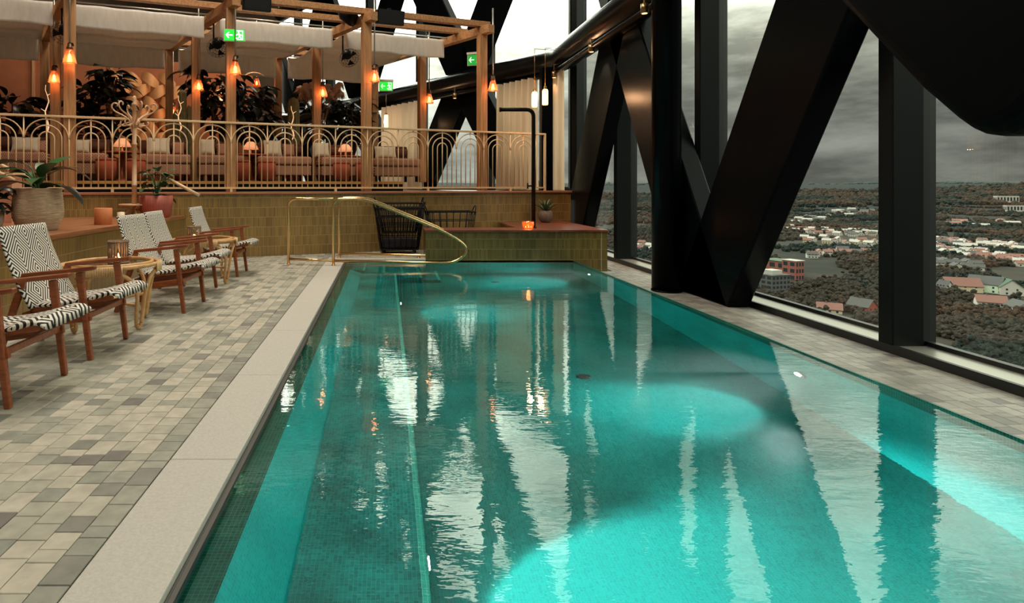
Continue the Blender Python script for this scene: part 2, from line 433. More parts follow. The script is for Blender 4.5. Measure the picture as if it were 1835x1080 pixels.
def attr_mat(name, rough=0.6, vary=0.12, vscale=30, bump=0.15, bscale=60):
    m, nt, N, L, b = nodes(name)
    at = N.new('ShaderNodeAttribute'); at.attribute_name = 'Col'
    tc = N.new('ShaderNodeTexCoord')
    oi = N.new('ShaderNodeObjectInfo'); sc = N.new('ShaderNodeVectorMath'); sc.operation = 'ADD'
    L.new(tc.outputs['Object'], sc.inputs[0]); L.new(oi.outputs['Location'], sc.inputs[1])
    nz = N.new('ShaderNodeTexNoise'); nz.inputs['Scale'].default_value = vscale; nz.inputs['Detail'].default_value = 5
    L.new(sc.outputs[0], nz.inputs['Vector'])
    mr = N.new('ShaderNodeMapRange'); mr.inputs['From Min'].default_value = 0.3; mr.inputs['From Max'].default_value = 0.7
    mr.inputs['To Min'].default_value = 1 - vary; mr.inputs['To Max'].default_value = 1 + vary
    L.new(nz.outputs['Fac'], mr.inputs['Value'])
    mx = N.new('ShaderNodeVectorMath'); mx.operation = 'SCALE'
    L.new(at.outputs['Color'], mx.inputs[0]); L.new(mr.outputs[0], mx.inputs['Scale'])
    L.new(mx.outputs[0], b.inputs['Base Color'])
    b.inputs['Roughness'].default_value = rough
    bp = N.new('ShaderNodeBump'); bp.inputs['Strength'].default_value = bump; bp.inputs['Distance'].default_value = 0.004
    L.new(nz.outputs['Fac'], bp.inputs['Height']); L.new(bp.outputs[0], b.inputs['Normal'])
    return m
def colour_mesh(me, cols):                        # one colour per face
    ca = me.color_attributes.new('Col', 'FLOAT_COLOR', 'CORNER')
    data = []
    for p, c in zip(me.polygons, cols): data += list(c) * len(p.loop_indices)
    ca.data.foreach_set('color', data)

def diamond_mat(name, axes, ca, cb, lu, lv, freq, rough=0.75, u0=0.0, v0=0.0):
    """Woven cord in concentric diamonds; black and white cords are the thing's own colour."""
    m, nt, N, L, b = nodes(name)
    tc = N.new('ShaderNodeTexCoord'); sp = N.new('ShaderNodeSeparateXYZ'); L.new(tc.outputs['Object'], sp.inputs[0])
    def pp(sock, length, off):
        ad = N.new('ShaderNodeMath'); ad.operation = 'ADD'; ad.inputs[1].default_value = off + 40 * length
        L.new(sock, ad.inputs[0])
        n = N.new('ShaderNodeMath'); n.operation = 'PINGPONG'; n.inputs[1].default_value = length
        L.new(ad.outputs[0], n.inputs[0])
        d = N.new('ShaderNodeMath'); d.operation = 'DIVIDE'; d.inputs[1].default_value = length
        L.new(n.outputs[0], d.inputs[0]); return d.outputs[0]
    a = pp(sp.outputs[axes[0]], lu, u0); c = pp(sp.outputs[axes[1]], lv, v0)
    su = N.new('ShaderNodeMath'); su.operation = 'ADD'; L.new(a, su.inputs[0]); L.new(c, su.inputs[1])
    ml = N.new('ShaderNodeMath'); ml.operation = 'MULTIPLY'; ml.inputs[1].default_value = freq; L.new(su.outputs[0], ml.inputs[0])
    fr = N.new('ShaderNodeMath'); fr.operation = 'FRACT'; L.new(ml.outputs[0], fr.inputs[0])
    gt = N.new('ShaderNodeMath'); gt.operation = 'GREATER_THAN'; gt.inputs[1].default_value = 0.47; L.new(fr.outputs[0], gt.inputs[0])
    mx = N.new('ShaderNodeMix'); mx.data_type = 'RGBA'; L.new(gt.outputs[0], mx.inputs['Factor'])
    mx.inputs['A'].default_value = ca; mx.inputs['B'].default_value = cb
    L.new(mx.outputs['Result'], b.inputs['Base Color'])
    b.inputs['Roughness'].default_value = rough
    wv = N.new('ShaderNodeMath'); wv.operation = 'PINGPONG'; wv.inputs[1].default_value = 0.004; L.new(sp.outputs[axes[0]], wv.inputs[0])
    bp = N.new('ShaderNodeBump'); bp.inputs['Strength'].default_value = 0.5; bp.inputs['Distance'].default_value = 0.5
    L.new(wv.outputs[0], bp.inputs['Height']); L.new(bp.outputs[0], b.inputs['Normal'])
    return m
def amber_mat():
    m = glass_mat('amber_glass', (0.97, 0.78, 0.62, 1), 2.5); nt = m.node_tree; N, L = nt.nodes, nt.links
    old = N['Material Output'].inputs[0].links[0].from_socket
    t = N.new('ShaderNodeBsdfTranslucent'); t.inputs[0].default_value = rgb(246, 150, 96)
    mx = N.new('ShaderNodeMixShader'); mx.inputs[0].default_value = 0.22
    L.new(old, mx.inputs[1]); L.new(t.outputs[0], mx.inputs[2]); L.new(mx.outputs[0], N['Material Output'].inputs[0]); return m
copper_glass = amber_mat()
def cloth_mat(name, col, tr, vscale=16, bump=0.4, stretch=(1, 1, 0.25), vary=0.10):
    m, nt, N, L, b = nodes(name); N.remove(b)
    tc = N.new('ShaderNodeTexCoord'); mp = N.new('ShaderNodeMapping'); mp.inputs['Scale'].default_value = stretch
    L.new(tc.outputs['Object'], mp.inputs[0])
    nz = N.new('ShaderNodeTexNoise'); nz.inputs['Scale'].default_value = vscale; nz.inputs['Detail'].default_value = 5; L.new(mp.outputs[0], nz.inputs['Vector'])
    mr = N.new('ShaderNodeMapRange'); mr.inputs['From Min'].default_value = 0.3; mr.inputs['From Max'].default_value = 0.7
    mr.inputs['To Min'].default_value = 1 - vary; mr.inputs['To Max'].default_value = 1 + vary; L.new(nz.outputs['Fac'], mr.inputs['Value'])
    vm = N.new('ShaderNodeVectorMath'); vm.operation = 'SCALE'; vm.inputs[0].default_value = col[:3]; L.new(mr.outputs[0], vm.inputs['Scale'])
    bp = N.new('ShaderNodeBump'); bp.inputs['Strength'].default_value = bump; bp.inputs['Distance'].default_value = 0.02; L.new(nz.outputs['Fac'], bp.inputs['Height'])
    d = N.new('ShaderNodeBsdfDiffuse'); t = N.new('ShaderNodeBsdfTranslucent')
    L.new(vm.outputs[0], d.inputs[0]); L.new(vm.outputs[0], t.inputs[0]); L.new(bp.outputs[0], d.inputs['Normal'])
    mx = N.new('ShaderNodeMixShader'); mx.inputs[0].default_value = tr
    L.new(d.outputs[0], mx.inputs[1]); L.new(t.outputs[0], mx.inputs[2]); L.new(mx.outputs[0], N['Material Output'].inputs[0])
    return m
linen = cloth_mat('linen', rgb(240, 234, 222), 0.15, bump=0.25, vary=0.06)
CW, CB = rgb(226, 218, 204), rgb(16, 15, 15)
weave_back = diamond_mat('woven_cord_back', (1, 2), CB, CW, 0.124, 0.135, 4.4, u0=0.03, v0=-0.06)
weave_seat = diamond_mat('woven_cord_seat', (1, 0), CB, CW, 0.15, 0.13, 3.4, u0=0.02)
patterned = diamond_mat('patterned_upholstery', (0, 2), rgb(200, 158, 122), rgb(128, 50, 34), 0.028, 0.028, 1.0)
tile_mat = attr_mat('floor_tile_stone', 0.55, vary=0.16, vscale=14)
# ------------------------------------------------------------------ the hall: floors, walls, pool
WATER = -0.03
XL, XR, YN, YB = -0.65, 3.07, 0.5, 9.84           # pool opening
COP = 0.29                                        # coping width
FR = -0.19                                        # the walkway by the windows lies lower
XLED = -3.27                                      # front of the tiled ledge behind the chairs
def wall_y(x): return 11.1 + SL * x               # rear tiled wall at floor level

def tile_rows(x0, x1, y0, y1fn, w, rng, border=None, y0fn=None):
    """columns of stone tiles, joints staggered; returns (x0,x1,y0,y1,colour index)"""
    out = []; n = int(round((x1 - x0) / w)); w = (x1 - x0) / n
    for i in range(n):
        y = (y0fn(x0 + i * w) if y0fn else y0) - rng.random() * 0.1
        xa, xb = x0 + i * w, x0 + (i + 1) * w
        lim = y1fn((xa + xb) / 2 - w / 2)
        while y < lim - 0.02:
            ln = rng.choice([0.1, 0.1, 0.1, 0.145, 0.145, 0.07])
            ye = min(y + ln, lim)
            r = rng.random()
            if border and border(i, n): c = rng.choice([3, 4, 4, 5, 3])
            else: c = rng.choice([0, 0, 1, 1, 2, 2]) if r < 0.66 else (rng.choice([3, 3, 4]) if r < 0.93 else rng.choice([5, 5, 6]))
            out.append((xa, xb, y, ye, c)); y = ye
    return out
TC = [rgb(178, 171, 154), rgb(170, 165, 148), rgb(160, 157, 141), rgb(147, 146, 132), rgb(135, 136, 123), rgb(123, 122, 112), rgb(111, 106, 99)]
G = 0.0014
def tile_box(mb, x0, x1, y0, y1, z0, z1):
    b = 0.0022
    a = [(x0 + G, y0 + G, z0), (x1 - G, y0 + G, z0), (x1 - G, y1 - G, z0), (x0 + G, y1 - G, z0)]
    m = [(x0 + G, y0 + G, z1 - b), (x1 - G, y0 + G, z1 - b), (x1 - G, y1 - G, z1 - b), (x0 + G, y1 - G, z1 - b)]
    t = [(x0 + G + b, y0 + G + b, z1), (x1 - G - b, y0 + G + b, z1), (x1 - G - b, y1 - G - b, z1), (x0 + G + b, y1 - G - b, z1)]
    mb.add(a + m + t, [(0, 1, 5, 4), (1, 2, 6, 5), (2, 3, 7, 6), (3, 0, 4, 7), (4, 5, 9, 8), (5, 6, 10, 9), (6, 7, 11, 10), (7, 4, 8, 11), (8, 9, 10, 11)])
def lay_tiles(parent, tiles, zt, single, rng):
    def seen(t):
        x, y = (t[0] + t[1]) / 2, (t[2] + t[3]) / 2
        if y < 1.0: return 0
        px, py = PX + F * x / y, PY + F * (EYE - zt) / y
        return (t[1] - t[0]) * (t[3] - t[2]) / y ** 3 if (-25 < px < 1860 and py < 1100) else 0
    order = sorted(tiles, key=seen, reverse=True)
    cache = {}
    for t in order[:single]:
        w, l = round(t[1] - t[0], 3), round(t[3] - t[2], 3)
        k = (w, l, t[4])
        if k not in cache:
            mb = MB(); tile_box(mb, -w / 2, w / 2, -l / 2, l / 2, -0.012, 0.0)
            me = mb.mesh('tile', tile_mat); colour_mesh(me, [TC[t[4]]] * len(mb.f)); cache[k] = me
        o = bpy.data.objects.new('tile', cache[k]); C.objects.link(o); o.parent = parent
        o.location = ((t[0] + t[1]) / 2, (t[2] + t[3]) / 2, zt + rng.uniform(-0.0006, 0.0006))
    mb = MB(); cols = []
    for t in order[single:]:
        n0 = len(mb.f); tile_box(mb, t[0], t[1], t[2], t[3], zt - 0.012, zt + rng.uniform(-0.0006, 0.0006)); cols += [TC[t[4]]] * (len(mb.f) - n0)
    me = mb.mesh('tile_field', tile_mat); colour_mesh(me, cols)
    o = bpy.data.objects.new('tile_field', me); C.objects.link(o); o.parent = parent; o['kind'] = 'stuff'

rng = random.Random(11)
# left floor and the strip behind the pool
mb = MB()
mb.prism([(-6.5, -1.5, -0.012), (XL - COP, -1.5, -0.012), (XL - COP, YB + COP, -0.012), (3.6, YB + COP, -0.012), (3.6, wall_y(3.6) + 0.1, -0.012), (-6.5, wall_y(-6.5) + 0.1, -0.012)], (0, 0, -0.2))
floor_l = struct(mb.build('floor', grout))
tl = tile_rows(XLED, XL - COP - 0.006, 1.2, lambda x: wall_y(x) - 0.005, 0.101, rng, border=lambda i, n: i == n - 1)
tl += tile_rows(XL - COP - 0.006, 2.3, 0, lambda x: wall_y(x) - 0.005, 0.101, rng, y0fn=lambda x: YB + COP + 0.105)
tl = [t if t[2] > YB + COP + 0.006 or t[1] < XL - COP + 0.001 else (t[0], t[1], YB + COP + 0.006, t[3], t[4]) for t in tl]
tl = [t for t in tl if t[3] - t[2] > 0.015 and not (t[1] > 0.7 and t[2] < 10.5)]
lay_tiles(floor_l, tl, 0.0, 290, rng)
# window-side walkway
mb = MB(); mb.box(XR + 0.025, 4.6, -1.5, 14.0, FR - 0.2, FR - 0.012)
floor_r = struct(mb.build('floor', grout))
tr = tile_rows(XR + 0.03, 4.22, 1.6, lambda x: 9.83 if x < 3.64 else 13.0, 0.104, rng)
TC_keep = TC
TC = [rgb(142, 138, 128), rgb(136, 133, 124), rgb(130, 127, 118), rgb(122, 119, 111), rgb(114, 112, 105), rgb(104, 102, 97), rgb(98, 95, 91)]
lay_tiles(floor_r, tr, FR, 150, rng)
TC = TC_keep

# pale coping slabs round the pool
cop = struct(thing('trim_1', None, None))
y = -0.9
while y < YB + COP - 0.05:
    ye = min(y + 1.18, YB + COP)
    if YB + COP - ye < 0.4: ye = YB + COP
    m = MB(); m.box(XL - COP, XL, y + 0.0012, ye - 0.0012, -0.2, 0.004); m.build('slab', concrete, cop, bevel=0.004); y = ye
for a, b in ((XL + 0.002, 0.0), (0.002, 0.664)):
    m = MB(); m.box(a, b, YB + 0.002, YB + COP, -0.2, 0.004); m.build('slab', concrete, cop, bevel=0.004)
# dark overflow slot along the left edge
m = MB(); m.box(XL + 0.0005, XL + 0.028, YN, YB, -0.06, -0.022); struct(m.build('trim_2', gutter))

# pool shell
pool = struct(thing('pool_basin', None, None))
def sheet(name, pts, mat, th=None):
    m = MB(); m.add(pts, [tuple(range(len(pts)))]); return m.build(name, mat, pool)
ZB, ZS, ZF = -0.10, -0.50, -1.25
XA, XS, XE = -0.52, -0.35, 0.165
YST = 9.0
m = MB()
sheet('upper_wall', [(XL + 0.01, YN, -0.02), (XL + 0.01, YB, -0.02), (XL + 0.01, YB, ZB), (XL + 0.01, YN, ZB)], mos_band_side)
sheet('lip', [(XL, YN, ZB), (XA, YN, ZB), (XA, YB, ZB), (XL, YB, ZB)], mos_band)
sheet('bench_back', [(XA, YN, ZB), (XS, YN, ZS), (XS, YST, ZS), (XA, YST, ZB)], mos_side_lit)
sheet('bench_seat', [(XS, YN, ZS), (XE - 0.03, YN, ZS), (XE - 0.03, YST, ZS), (XS, YST, ZS)], mos_top_lit)
sheet('bench_nosing', [(XE - 0.03, YN, ZS), (XE, YN, ZS - 0.004), (XE, YST, ZS - 0.004), (XE - 0.03, YST, ZS)], mos_nosing)
sheet('bench_riser', [(XE, YN, ZS), (XE, YN, ZF), (XE, YST, ZF), (XE, YST, ZS)], mos_side_lit)
sheet('pool_floor', [(XE, YN, ZF), (XR, YN, ZF), (XR, YB, ZF), (XE, YB, ZF)], mos_floor)
sheet('right_wall', [(XR, YN, -0.20), (XR, YB, -0.20), (XR, YB, ZF), (XR, YN, ZF)], mos_side_lit)
sheet('right_band', [(XR - 0.004, YN, -0.02), (XR - 0.004, YB, -0.02), (XR - 0.004, YB, -0.20), (XR - 0.004, YN, -0.20)], mos_band_side)
sheet('end_wall', [(XL, YB, -0.02), (XR, YB, -0.02), (XR, YB, ZF), (XL, YB, ZF)], mos_end)
sheet('near_wall', [(XL, YN, 0.0), (XR, YN, 0.0), (XR, YN, ZF), (XL, YN, ZF)], mos_end)
# entry steps at the far left corner, going down towards the windows
xs = [XA, -0.30, 0.0, 0.28, 0.55, 0.83]
for i in range(5):
    z0 = -0.10 - 0.20 * (i + 1) + 0.06
    m = MB(); m.box(xs[i], xs[i + 1], YST, YB - 0.003, ZF, z0); st = m.build('step', mos_top_lit, pool)
    m = MB(); m.box(xs[i + 1] - 0.035, xs[i + 1] + 0.002, YST - 0.003, YB - 0.004, z0 - 0.02, z0 + 0.003); m.build('nosing', mos_nosing, st)
m = MB(); m.box(XR + 0.012, XR + 0.024, YN, YB, FR - 0.1, -0.027); struct(m.build('trim_3', mos_band))        # slim overflow rim
m = MB(); m.box(XR + 0.001, XR + 0.011, YN, YB, -0.5, -0.06); m.build('rim_back', mos_band, pool)
for i, (dx, dy) in enumerate(((1.66, 9.05), (1.68, 5.1))):
    m = MB(); m.lathe([(0.065, 0), (0.065, 0.004), (0.05, 0.008), (0.0, 0.009)], (dx, dy, ZF), 20)
    tag(m.build('pool_drain', gutter), ['round dark floor drain under water nearest the entry steps', 'round dark floor drain under water in the middle of the pool'][i], 'drain', 'drains in the pool floor')

m = MB(); m.add([(XL + 0.028, YN, WATER), (XR + 0.013, YN, WATER), (XR + 0.013, YB, WATER), (XL + 0.028, YB, WATER)], [(0, 1, 2, 3)])
water = struct(m.build('water', water_mat()))

# underwater spotlights
def pool_lamp(loc, d, target, e_beam, e_wide, label, angle=58):
    t = thing('pool_light', label, 'lamp', loc, 0, 'underwater lamps of the pool')
    dv = Vector(d)
    m = MB(); m.tube([dv * 0.0, dv * 0.02], 0.055, 20); m.build('bezel', steel, t)
    m = MB(); m.tube([dv * 0.02, dv * 0.027], 0.030, 20); m.build('lens', lens_mat, t)
    p = Vector(loc) + dv * 0.06
    spot_light('pool_light_beam', p, target, e_beam, (0.95, 1.0, 1.0), angle, 1.0, 0.03)
    spot_light('pool_light_spill', p, p + dv, e_wide, (0.80, 1.0, 0.97), 150, 1.0, 0.03)
lens_mat = M('lamp_lens', (0.9, 1, 1, 1), 0.3, emit=(0.9, 0.95, 1.0, 1), estr=45)
pool_lamp((XR, 4.45, -0.62), (-1, 0, 0), (2.25, 4.45, -1.25), 420, 110, 'bright underwater lamp in the window-side wall nearer the viewer')
pool_lamp((XR, 9.0, -0.62), (-1, 0, 0), (2.2, 9.0, -1.25), 420, 100, 'small bright underwater lamp in the window-side wall by the tiled block')
pool_lamp((XE, 7.15, -0.80), (1, 0, 0), (0.80, 7.15, -1.25), 330, 60, 'underwater lamp under the bench edge farther from the viewer')
pool_lamp((XE, 2.6, -0.80), (1, 0, 0), (0.98, 2.6, -1.25), 1900, 40, 'underwater lamp under the bench edge nearest the viewer', 72)
pool_lamp((XR, 0.9, -0.62), (-1, 0, 0), (2.0, 1.0, -1.2), 80, 70, 'underwater lamp below the near corner of the pool')

# the lamps' beams glow in the slightly cloudy water
def beam_haze(x0, x1, y, z, label):
    m, nt, N, L, b = nodes('water_haze'); N.remove(b)
    vs = N.new('ShaderNodeVolumeScatter'); vs.inputs['Density'].default_value = 0.16; vs.inputs['Anisotropy'].default_value = 0.3
    L.new(vs.outputs[0], N['Material Output'].inputs['Volume'])
    q = MB(); q.box(x0, x1, y - 0.45, y + 0.45, z - 0.42, z + 0.42); o = q.build('water_haze', m); tag(o, label, 'haze', kind='stuff')
beam_haze(XR - 1.5, XR - 0.035, 4.45, -0.66, 'faint glow in the water before the nearer window-side lamp')
beam_haze(XR - 1.5, XR - 0.035, 9.0, -0.66, 'faint glow in the water before the lamp by the tiled block')
# rear tiled wall under the deck, following the slanted line
rear = struct(thing('wall_back', None, None, D0, AZ))
S_END = 4.16
m = MB(); m.box(-7.5, S_END, 0.0, 0.22, -0.19, 1.06); m.build('tiled_face', kit_x, rear)
m = MB(); m.box(-7.5, S_END + 0.01, -0.03, 0.26, 1.06, 1.10); m.build('cap', terracotta_cap, rear, bevel=0.006)

# the tiled ledge behind the chairs and its wooden top
led = struct(thing('wall_left', None, None))
yl = wall_y(XLED)
m = MB(); m.prism([(XLED, -1.5, 0.0), (XLED, yl - 0.01, 0.0), (-6.6, wall_y(-6.6) - 0.01, 0.0), (-6.6, -1.5, 0.0)], (0, 0, 0.675)); m.build('tiled_face', kit_y, led)
m = MB(); m.prism([(XLED + 0.025, -1.5, 0.675), (XLED + 0.025, yl + 0.0, 0.675), (-6.6, wall_y(-6.6) - 0.012, 0.675), (-6.6, -1.5, 0.675)], (0, 0, 0.045)); m.build('ledge_top', wood_ledge, led)

# tiled block at the pool end
blk = struct(thing('wall_front', None, None))
XB0, XB1, ZBK = 0.664, 3.63, 0.48
m = MB(); m.box(XB0, XB1, YB, YB + 0.6, -0.19, ZBK - 0.03)
m.prism([(2.28, YB + 0.6, 0.0), (XB1, YB + 0.6, 0.0), (XB1, wall_y(XB1) - 0.02, 0.0), (2.28, wall_y(2.28) - 0.02, 0.0)], (0, 0, ZBK - 0.03))
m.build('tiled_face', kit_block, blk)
m = MB(); m.box(XB1 - 0.10, XB1 - 0.094, YB - 0.002, YB, -0.19, ZBK - 0.03); m.build('corner_trim', concrete, blk)
m = MB(); m.prism([(XB0 - 0.01, YB - 0.02, ZBK - 0.03), (XB1 + 0.02, YB - 0.02, ZBK - 0.03), (XB1 + 0.02, wall_y(XB1) - 0.02, ZBK - 0.03), (2.27, wall_y(2.27) - 0.02, ZBK - 0.03), (2.27, YB + 0.61, ZBK - 0.03), (XB0 - 0.01, YB + 0.61, ZBK - 0.03)], (0, 0, 0.03)); m.build('block_top', terracotta_top, blk)

# ------------------------------------------------------------------ windows, steel, ceiling
XG, XM = 4.52, 4.20
CORN = Vector((4.52, 13.75, 0)); W2 = Vector((-0.554, 0.833, 0)).normalized()
IN2 = Vector((-W2.y, W2.x, 0)) * 1.0
if IN2.x > 0: IN2 = -IN2                                  # inward normal of the second facade
pane_glass = glass_mat('window_glass')
def win_wall(name, org, along, inward, marks, zbase, sill_z, kick_z):
    """mullion positions in metres along; each mullion is a steel box from the glass inwards"""
    t = struct(thing(name, None, None))
    def q(s, d, z): return org + along * s + inward * d + Vector((0, 0, z))
    for i in range(len(marks) - 1):
        a, b = marks[i], marks[i + 1]
        m = MB(); m.hexa([q(a, -0.012, sill_z), q(b, -0.012, sill_z), q(b, 0.012, sill_z), q(a, 0.012, sill_z), q(a, -0.012, CEIL), q(b, -0.012, CEIL), q(b, 0.012, CEIL), q(a, 0.012, CEIL)])
        m.build('pane', pane_glass, t)
    for s in marks:
        m = MB(); a, b = s - 0.075, s + 0.075
        m.hexa([q(a, 0.06, zbase), q(b, 0.06, zbase), q(b, 0.32, zbase), q(a, 0.32, zbase), q(a, 0.06, CEIL), q(b, 0.06, CEIL), q(b, 0.32, CEIL), q(a, 0.32, CEIL)])
        mm = m.build('mullion', mullion_steel, t, bevel=0.008)
        m = MB(); a, b = s - 0.05, s + 0.05
        m.hexa([q(a, -0.06, zbase), q(b, -0.06, zbase), q(b, 0.06, zbase), q(a, 0.06, zbase), q(a, -0.06, CEIL), q(b, -0.06, CEIL), q(b, 0.06, CEIL), q(a, 0.06, CEIL)])
        m.build('frame', frame_black, mm)
    a, b = marks[0], marks[-1]
    for (d0, d1, z0, z1, nm, mt) in ((0.0, 0.29, zbase, kick_z, 'sill', sill_mat), (0.29, 0.325, zbase - 0.09, kick_z + 0.006, 'kick_board', frame_black), (-0.03, 0.03, kick_z, kick_z + 0.035, 'bottom_frame', frame_black)):
        m = MB(); m.hexa([q(a, d0, z0), q(b, d0, z0), q(b, d1, z0), q(a, d1, z0), q(a, d0, z1), q(b, d0, z1), q(b, d1, z1), q(a, d1, z1)]); m.build(nm, mt, t)
    return t
sill_mat = M('sill_metal', rgb(176, 174, 162), 0.30, metal=0.7)
marks1 = [2.02, 5.06, 8.11, 11.0]
marks1 = [-1.0] + marks1 + [13.75]
w1 = win_wall('window_1', Vector((XG, 0, 0)), Vector((0, 1, 0)), Vector((-1, 0, 0)), marks1, FR, -0.12, -0.125)
marks2 = [0.0, 2.95, 5.9, 8.85, 11.8, 14.7]
w2 = win_wall('window_2', CORN, W2, IN2, marks2, 1.08, 1.15, 1.14)

def brace(org, along, inward, d0, d1, s0, z0, s1, z1, hw):
    def q(s, d, z): return org + along * s + inward * d + Vector((0, 0, z))
    m = MB(); m.prism([q(s0 - hw, d0, z0), q(s0 + hw, d0, z0), q(s1 + hw, d0, z1), q(s1 - hw, d0, z1)], inward * (d1 - d0))
    return struct(m.build('diagonal_beam', black_steel, bevel=0.02))
O1, A1, I1 = Vector((XG, 0, 0)), Vector((0, 1, 0)), Vector((-1, 0, 0))
HM, ZN, HW = 2.71, 4.15, 0.60
sb = 7.5
for k in (-2, 0, 2):
    s0 = sb + k * HM
    for sg in (-1, 1):
        if -0.5 < s0 + sg * HM < 13.9 and 3 < s0 < 13.2: brace(O1, A1, I1, 0.345, 0.60, s0, FR, s0 + sg * HM, ZN, HW)
        if -0.5 < s0 + sg * HM < 13.9: brace(O1, A1, I1, 0.345, 0.60, s0 + sg * HM, ZN, s0, 2 * ZN + 0.2, HW)
        brace(O1, A1, I1, 0.345, 0.60, s0, 2 * ZN + 0.2, s0 + sg * HM * 0.52, CEIL, HW)
O2 = CORN
sa = 3.5
for k in (0, 2, 4):
    s0 = sa + k * HM
    for sg in (-1, 1):
        brace(O2, W2, IN2, 0.345, 0.60, s0 + sg * HM * 0.76, 1.1, s0, ZN, HW)
        brace(O2, W2, IN2, 0.345, 0.60, s0, ZN, s0 + sg * HM, 2 * ZN + 0.2, HW)
        brace(O2, W2, IN2, 0.345, 0.60, s0 + sg * HM, 2 * ZN + 0.2, s0 + sg * HM * 0.48, CEIL, HW)

# rounded ring beam that joins the diagonals, following both facades
def ring(z, r, inw, name, mat, flat=1.0, y0=-1.0):
    a = Vector((XG - inw, y0, z)); c1 = CORN - Vector((inw, 0, 0)) + IN2 * 0 + Vector((0, 0, z))
    # corner of the two offset lines
    o2 = CORN + IN2 * inw
    t = (XG - inw - o2.x) / W2.x
    c = o2 + W2 * t + Vector((0, 0, z)); e = o2 + W2 * 16 + Vector((0, 0, z))
    m = MB(); m.tube(fillet([a, c, e], 0.7, 8), r, 24); return struct(m.build(name, mat))
gloss_black = M('gloss_black', (0.003, 0.003, 0.003, 1), 0.25, spec=0.4)
ring(3.98, 0.29, 0.68, 'trim_4', gloss_black)
ring(3.66, 0.05, 0.86, 'trim_5', gloss_black)
ring(2 * ZN + 0.3, 0.29, 0.68, 'trim_6', gloss_black)

# round steel column between pool and windows
m = MB(); m.lathe([(0.182, FR), (0.182, CEIL)], (3.725, 7.98, 0), 40); m.lathe([(0.19, FR), (0.19, FR + 0.02)], (3.725, 7.98, 0), 40)
struct(m.build('column', black_steel))

m = MB(); m.box(3.36, 3.60, 12.92, 13.14, 1.08, 3.75); struct(m.build('column', black_steel, bevel=0.01))
# heavy rounded bulkhead hanging over the near corner
XK = 2.9
out = [(1450, -140), (1490, 0), (1545, 60), (1640, 163), (1700, 216), (1722, 232), (1742, 241), (1765, 244), (1790, 241), (1835, 216), (1900, 160), (2000, 40), (2100, -140)]
poly = []
for (x, y) in out:
    Y = XK * F / (x - PX); poly.append((XK, Y, zat(y, Y)))
poly[0] = (XK, poly[0][1], 4.3); poly[-1] = (XK, poly[-1][1], 4.3)
m = MB(); m.prism(poly, (0.98, 0, 0)); struct(m.build('ceiling_bulkhead', M('bulkhead_black', (0.0016, 0.0024, 0.0028, 1), 0.5, spec=0.03), bevel=0.10, seg=5))

# ceiling, side and rear enclosure of the hall
m = MB(); m.prism([(-10.5, -4.5, CEIL), (4.7, -4.5, CEIL), (4.7, 13.8, CEIL), (-5.0, 28.0, CEIL), (-10.5, 28.0, CEIL)], (0, 0, 0.3)); struct(m.build('ceiling', ceil_dark))
hall_wall = M('hall_wall', rgb(120, 100, 80), 0.85, vary=0.1, vscale=2)
m = MB(); m.box(-10.6, -10.4, -4.5, 28.0, -0.2, CEIL); struct(m.build('wall_side', hall_wall))
m = MB(); m.box(-10.6, 4.7, -4.7, -4.5, -0.2, CEIL); struct(m.build('wall_near', hall_wall))
m = MB(); m.box(-10.6, 4.7, -4.5, YN - 0.0, -0.3, -0.03); m2 = struct(m.build('floor', grout))
m = MB(); m.box(-10.6, -4.6, 26.0, 26.2, -0.2, CEIL); struct(m.build('wall_rear', hall_wall))

# upper deck floor
deck_mat = M('deck_floor', rgb(96, 62, 40), 0.35, vary=0.2, vscale=5)
dk = struct(thing('floor', None, None, D0, AZ))
pts = [D(-9.0, 0.22, 0.9), D(S_END, 0.22, 0.9), Vector((4.5, 13.4, 0.9)), Vector((4.5, 13.7, 0.9)), CORN + W2 * 16 + Vector((0, 0, 0.9)), Vector((-10.4, 27.0, 0.9)), Vector((-10.4, 9.0, 0.9))]
m = MB(); m.prism(pts, (0, 0, 0.19)); m.build('deck_slab', deck_mat, dk, world=True) if False else struct(m.build('floor', deck_mat))
bpy.data.objects.remove(dk)
plat = struct(thing('floor', None, None, D0, AZ))
m = MB(); m.box(-9.0, 0.62, 0.62, 5.6, 1.092, 1.28); m.build('platform', black_iron, plat)
m = MB(); m.box(-9.0, 0.63, 0.60, 0.66, 1.235, 1.285); m.build('platform_edge', M('edge_wood', rgb(196, 150, 84), 0.3), plat)

# deck rear wall, warm, with the woven panel
wb = struct(thing('wall_deck', None, None, D0, AZ))
m = MB(); m.box(-9.0, -1.55, 5.6, 5.75, 1.1, 4.3); m.build('panel', warm_wall, wb)
for s in (-6.6, -5.9, -4.95): 
    m = MB(); m.box(s, s + 0.06, 5.55, 5.6, 1.1, 4.3); m.build('post', wood_post, wb)
weave_mat = M('woven_band', rgb(206, 150, 96), 0.6, vary=0.2, vscale=3)
s0w, _ = ray_s(206, 5.4); s1w, _ = ray_s(300, 5.4)
cw = (s1w - s0w) / 3.0
bandm = {}
for r in range(7):
    for c in range(4):
        par = r % 2
        if par not in bandm:
            m = MB(); sg = 1 if par else -1
            m.grid(lambda u, v, sg=sg: ((u - 0.5) * cw * 1.02, -0.16 * math.sin(math.pi * u) - 0.02, (v - 0.5) * 0.30 * (0.55 + 0.45 * math.sin(math.pi * u)) + sg * 0.11 * (u - 0.5) * 2), 12, 2)
            bandm[par] = m.mesh('band', weave_mat)
        o = bpy.data.objects.new('band', bandm[par]); C.objects.link(o); o.parent = wb
        o.location = (s0w + cw * (c + 0.5 * (r % 2)), 5.56, 2.05 + r * 0.29)
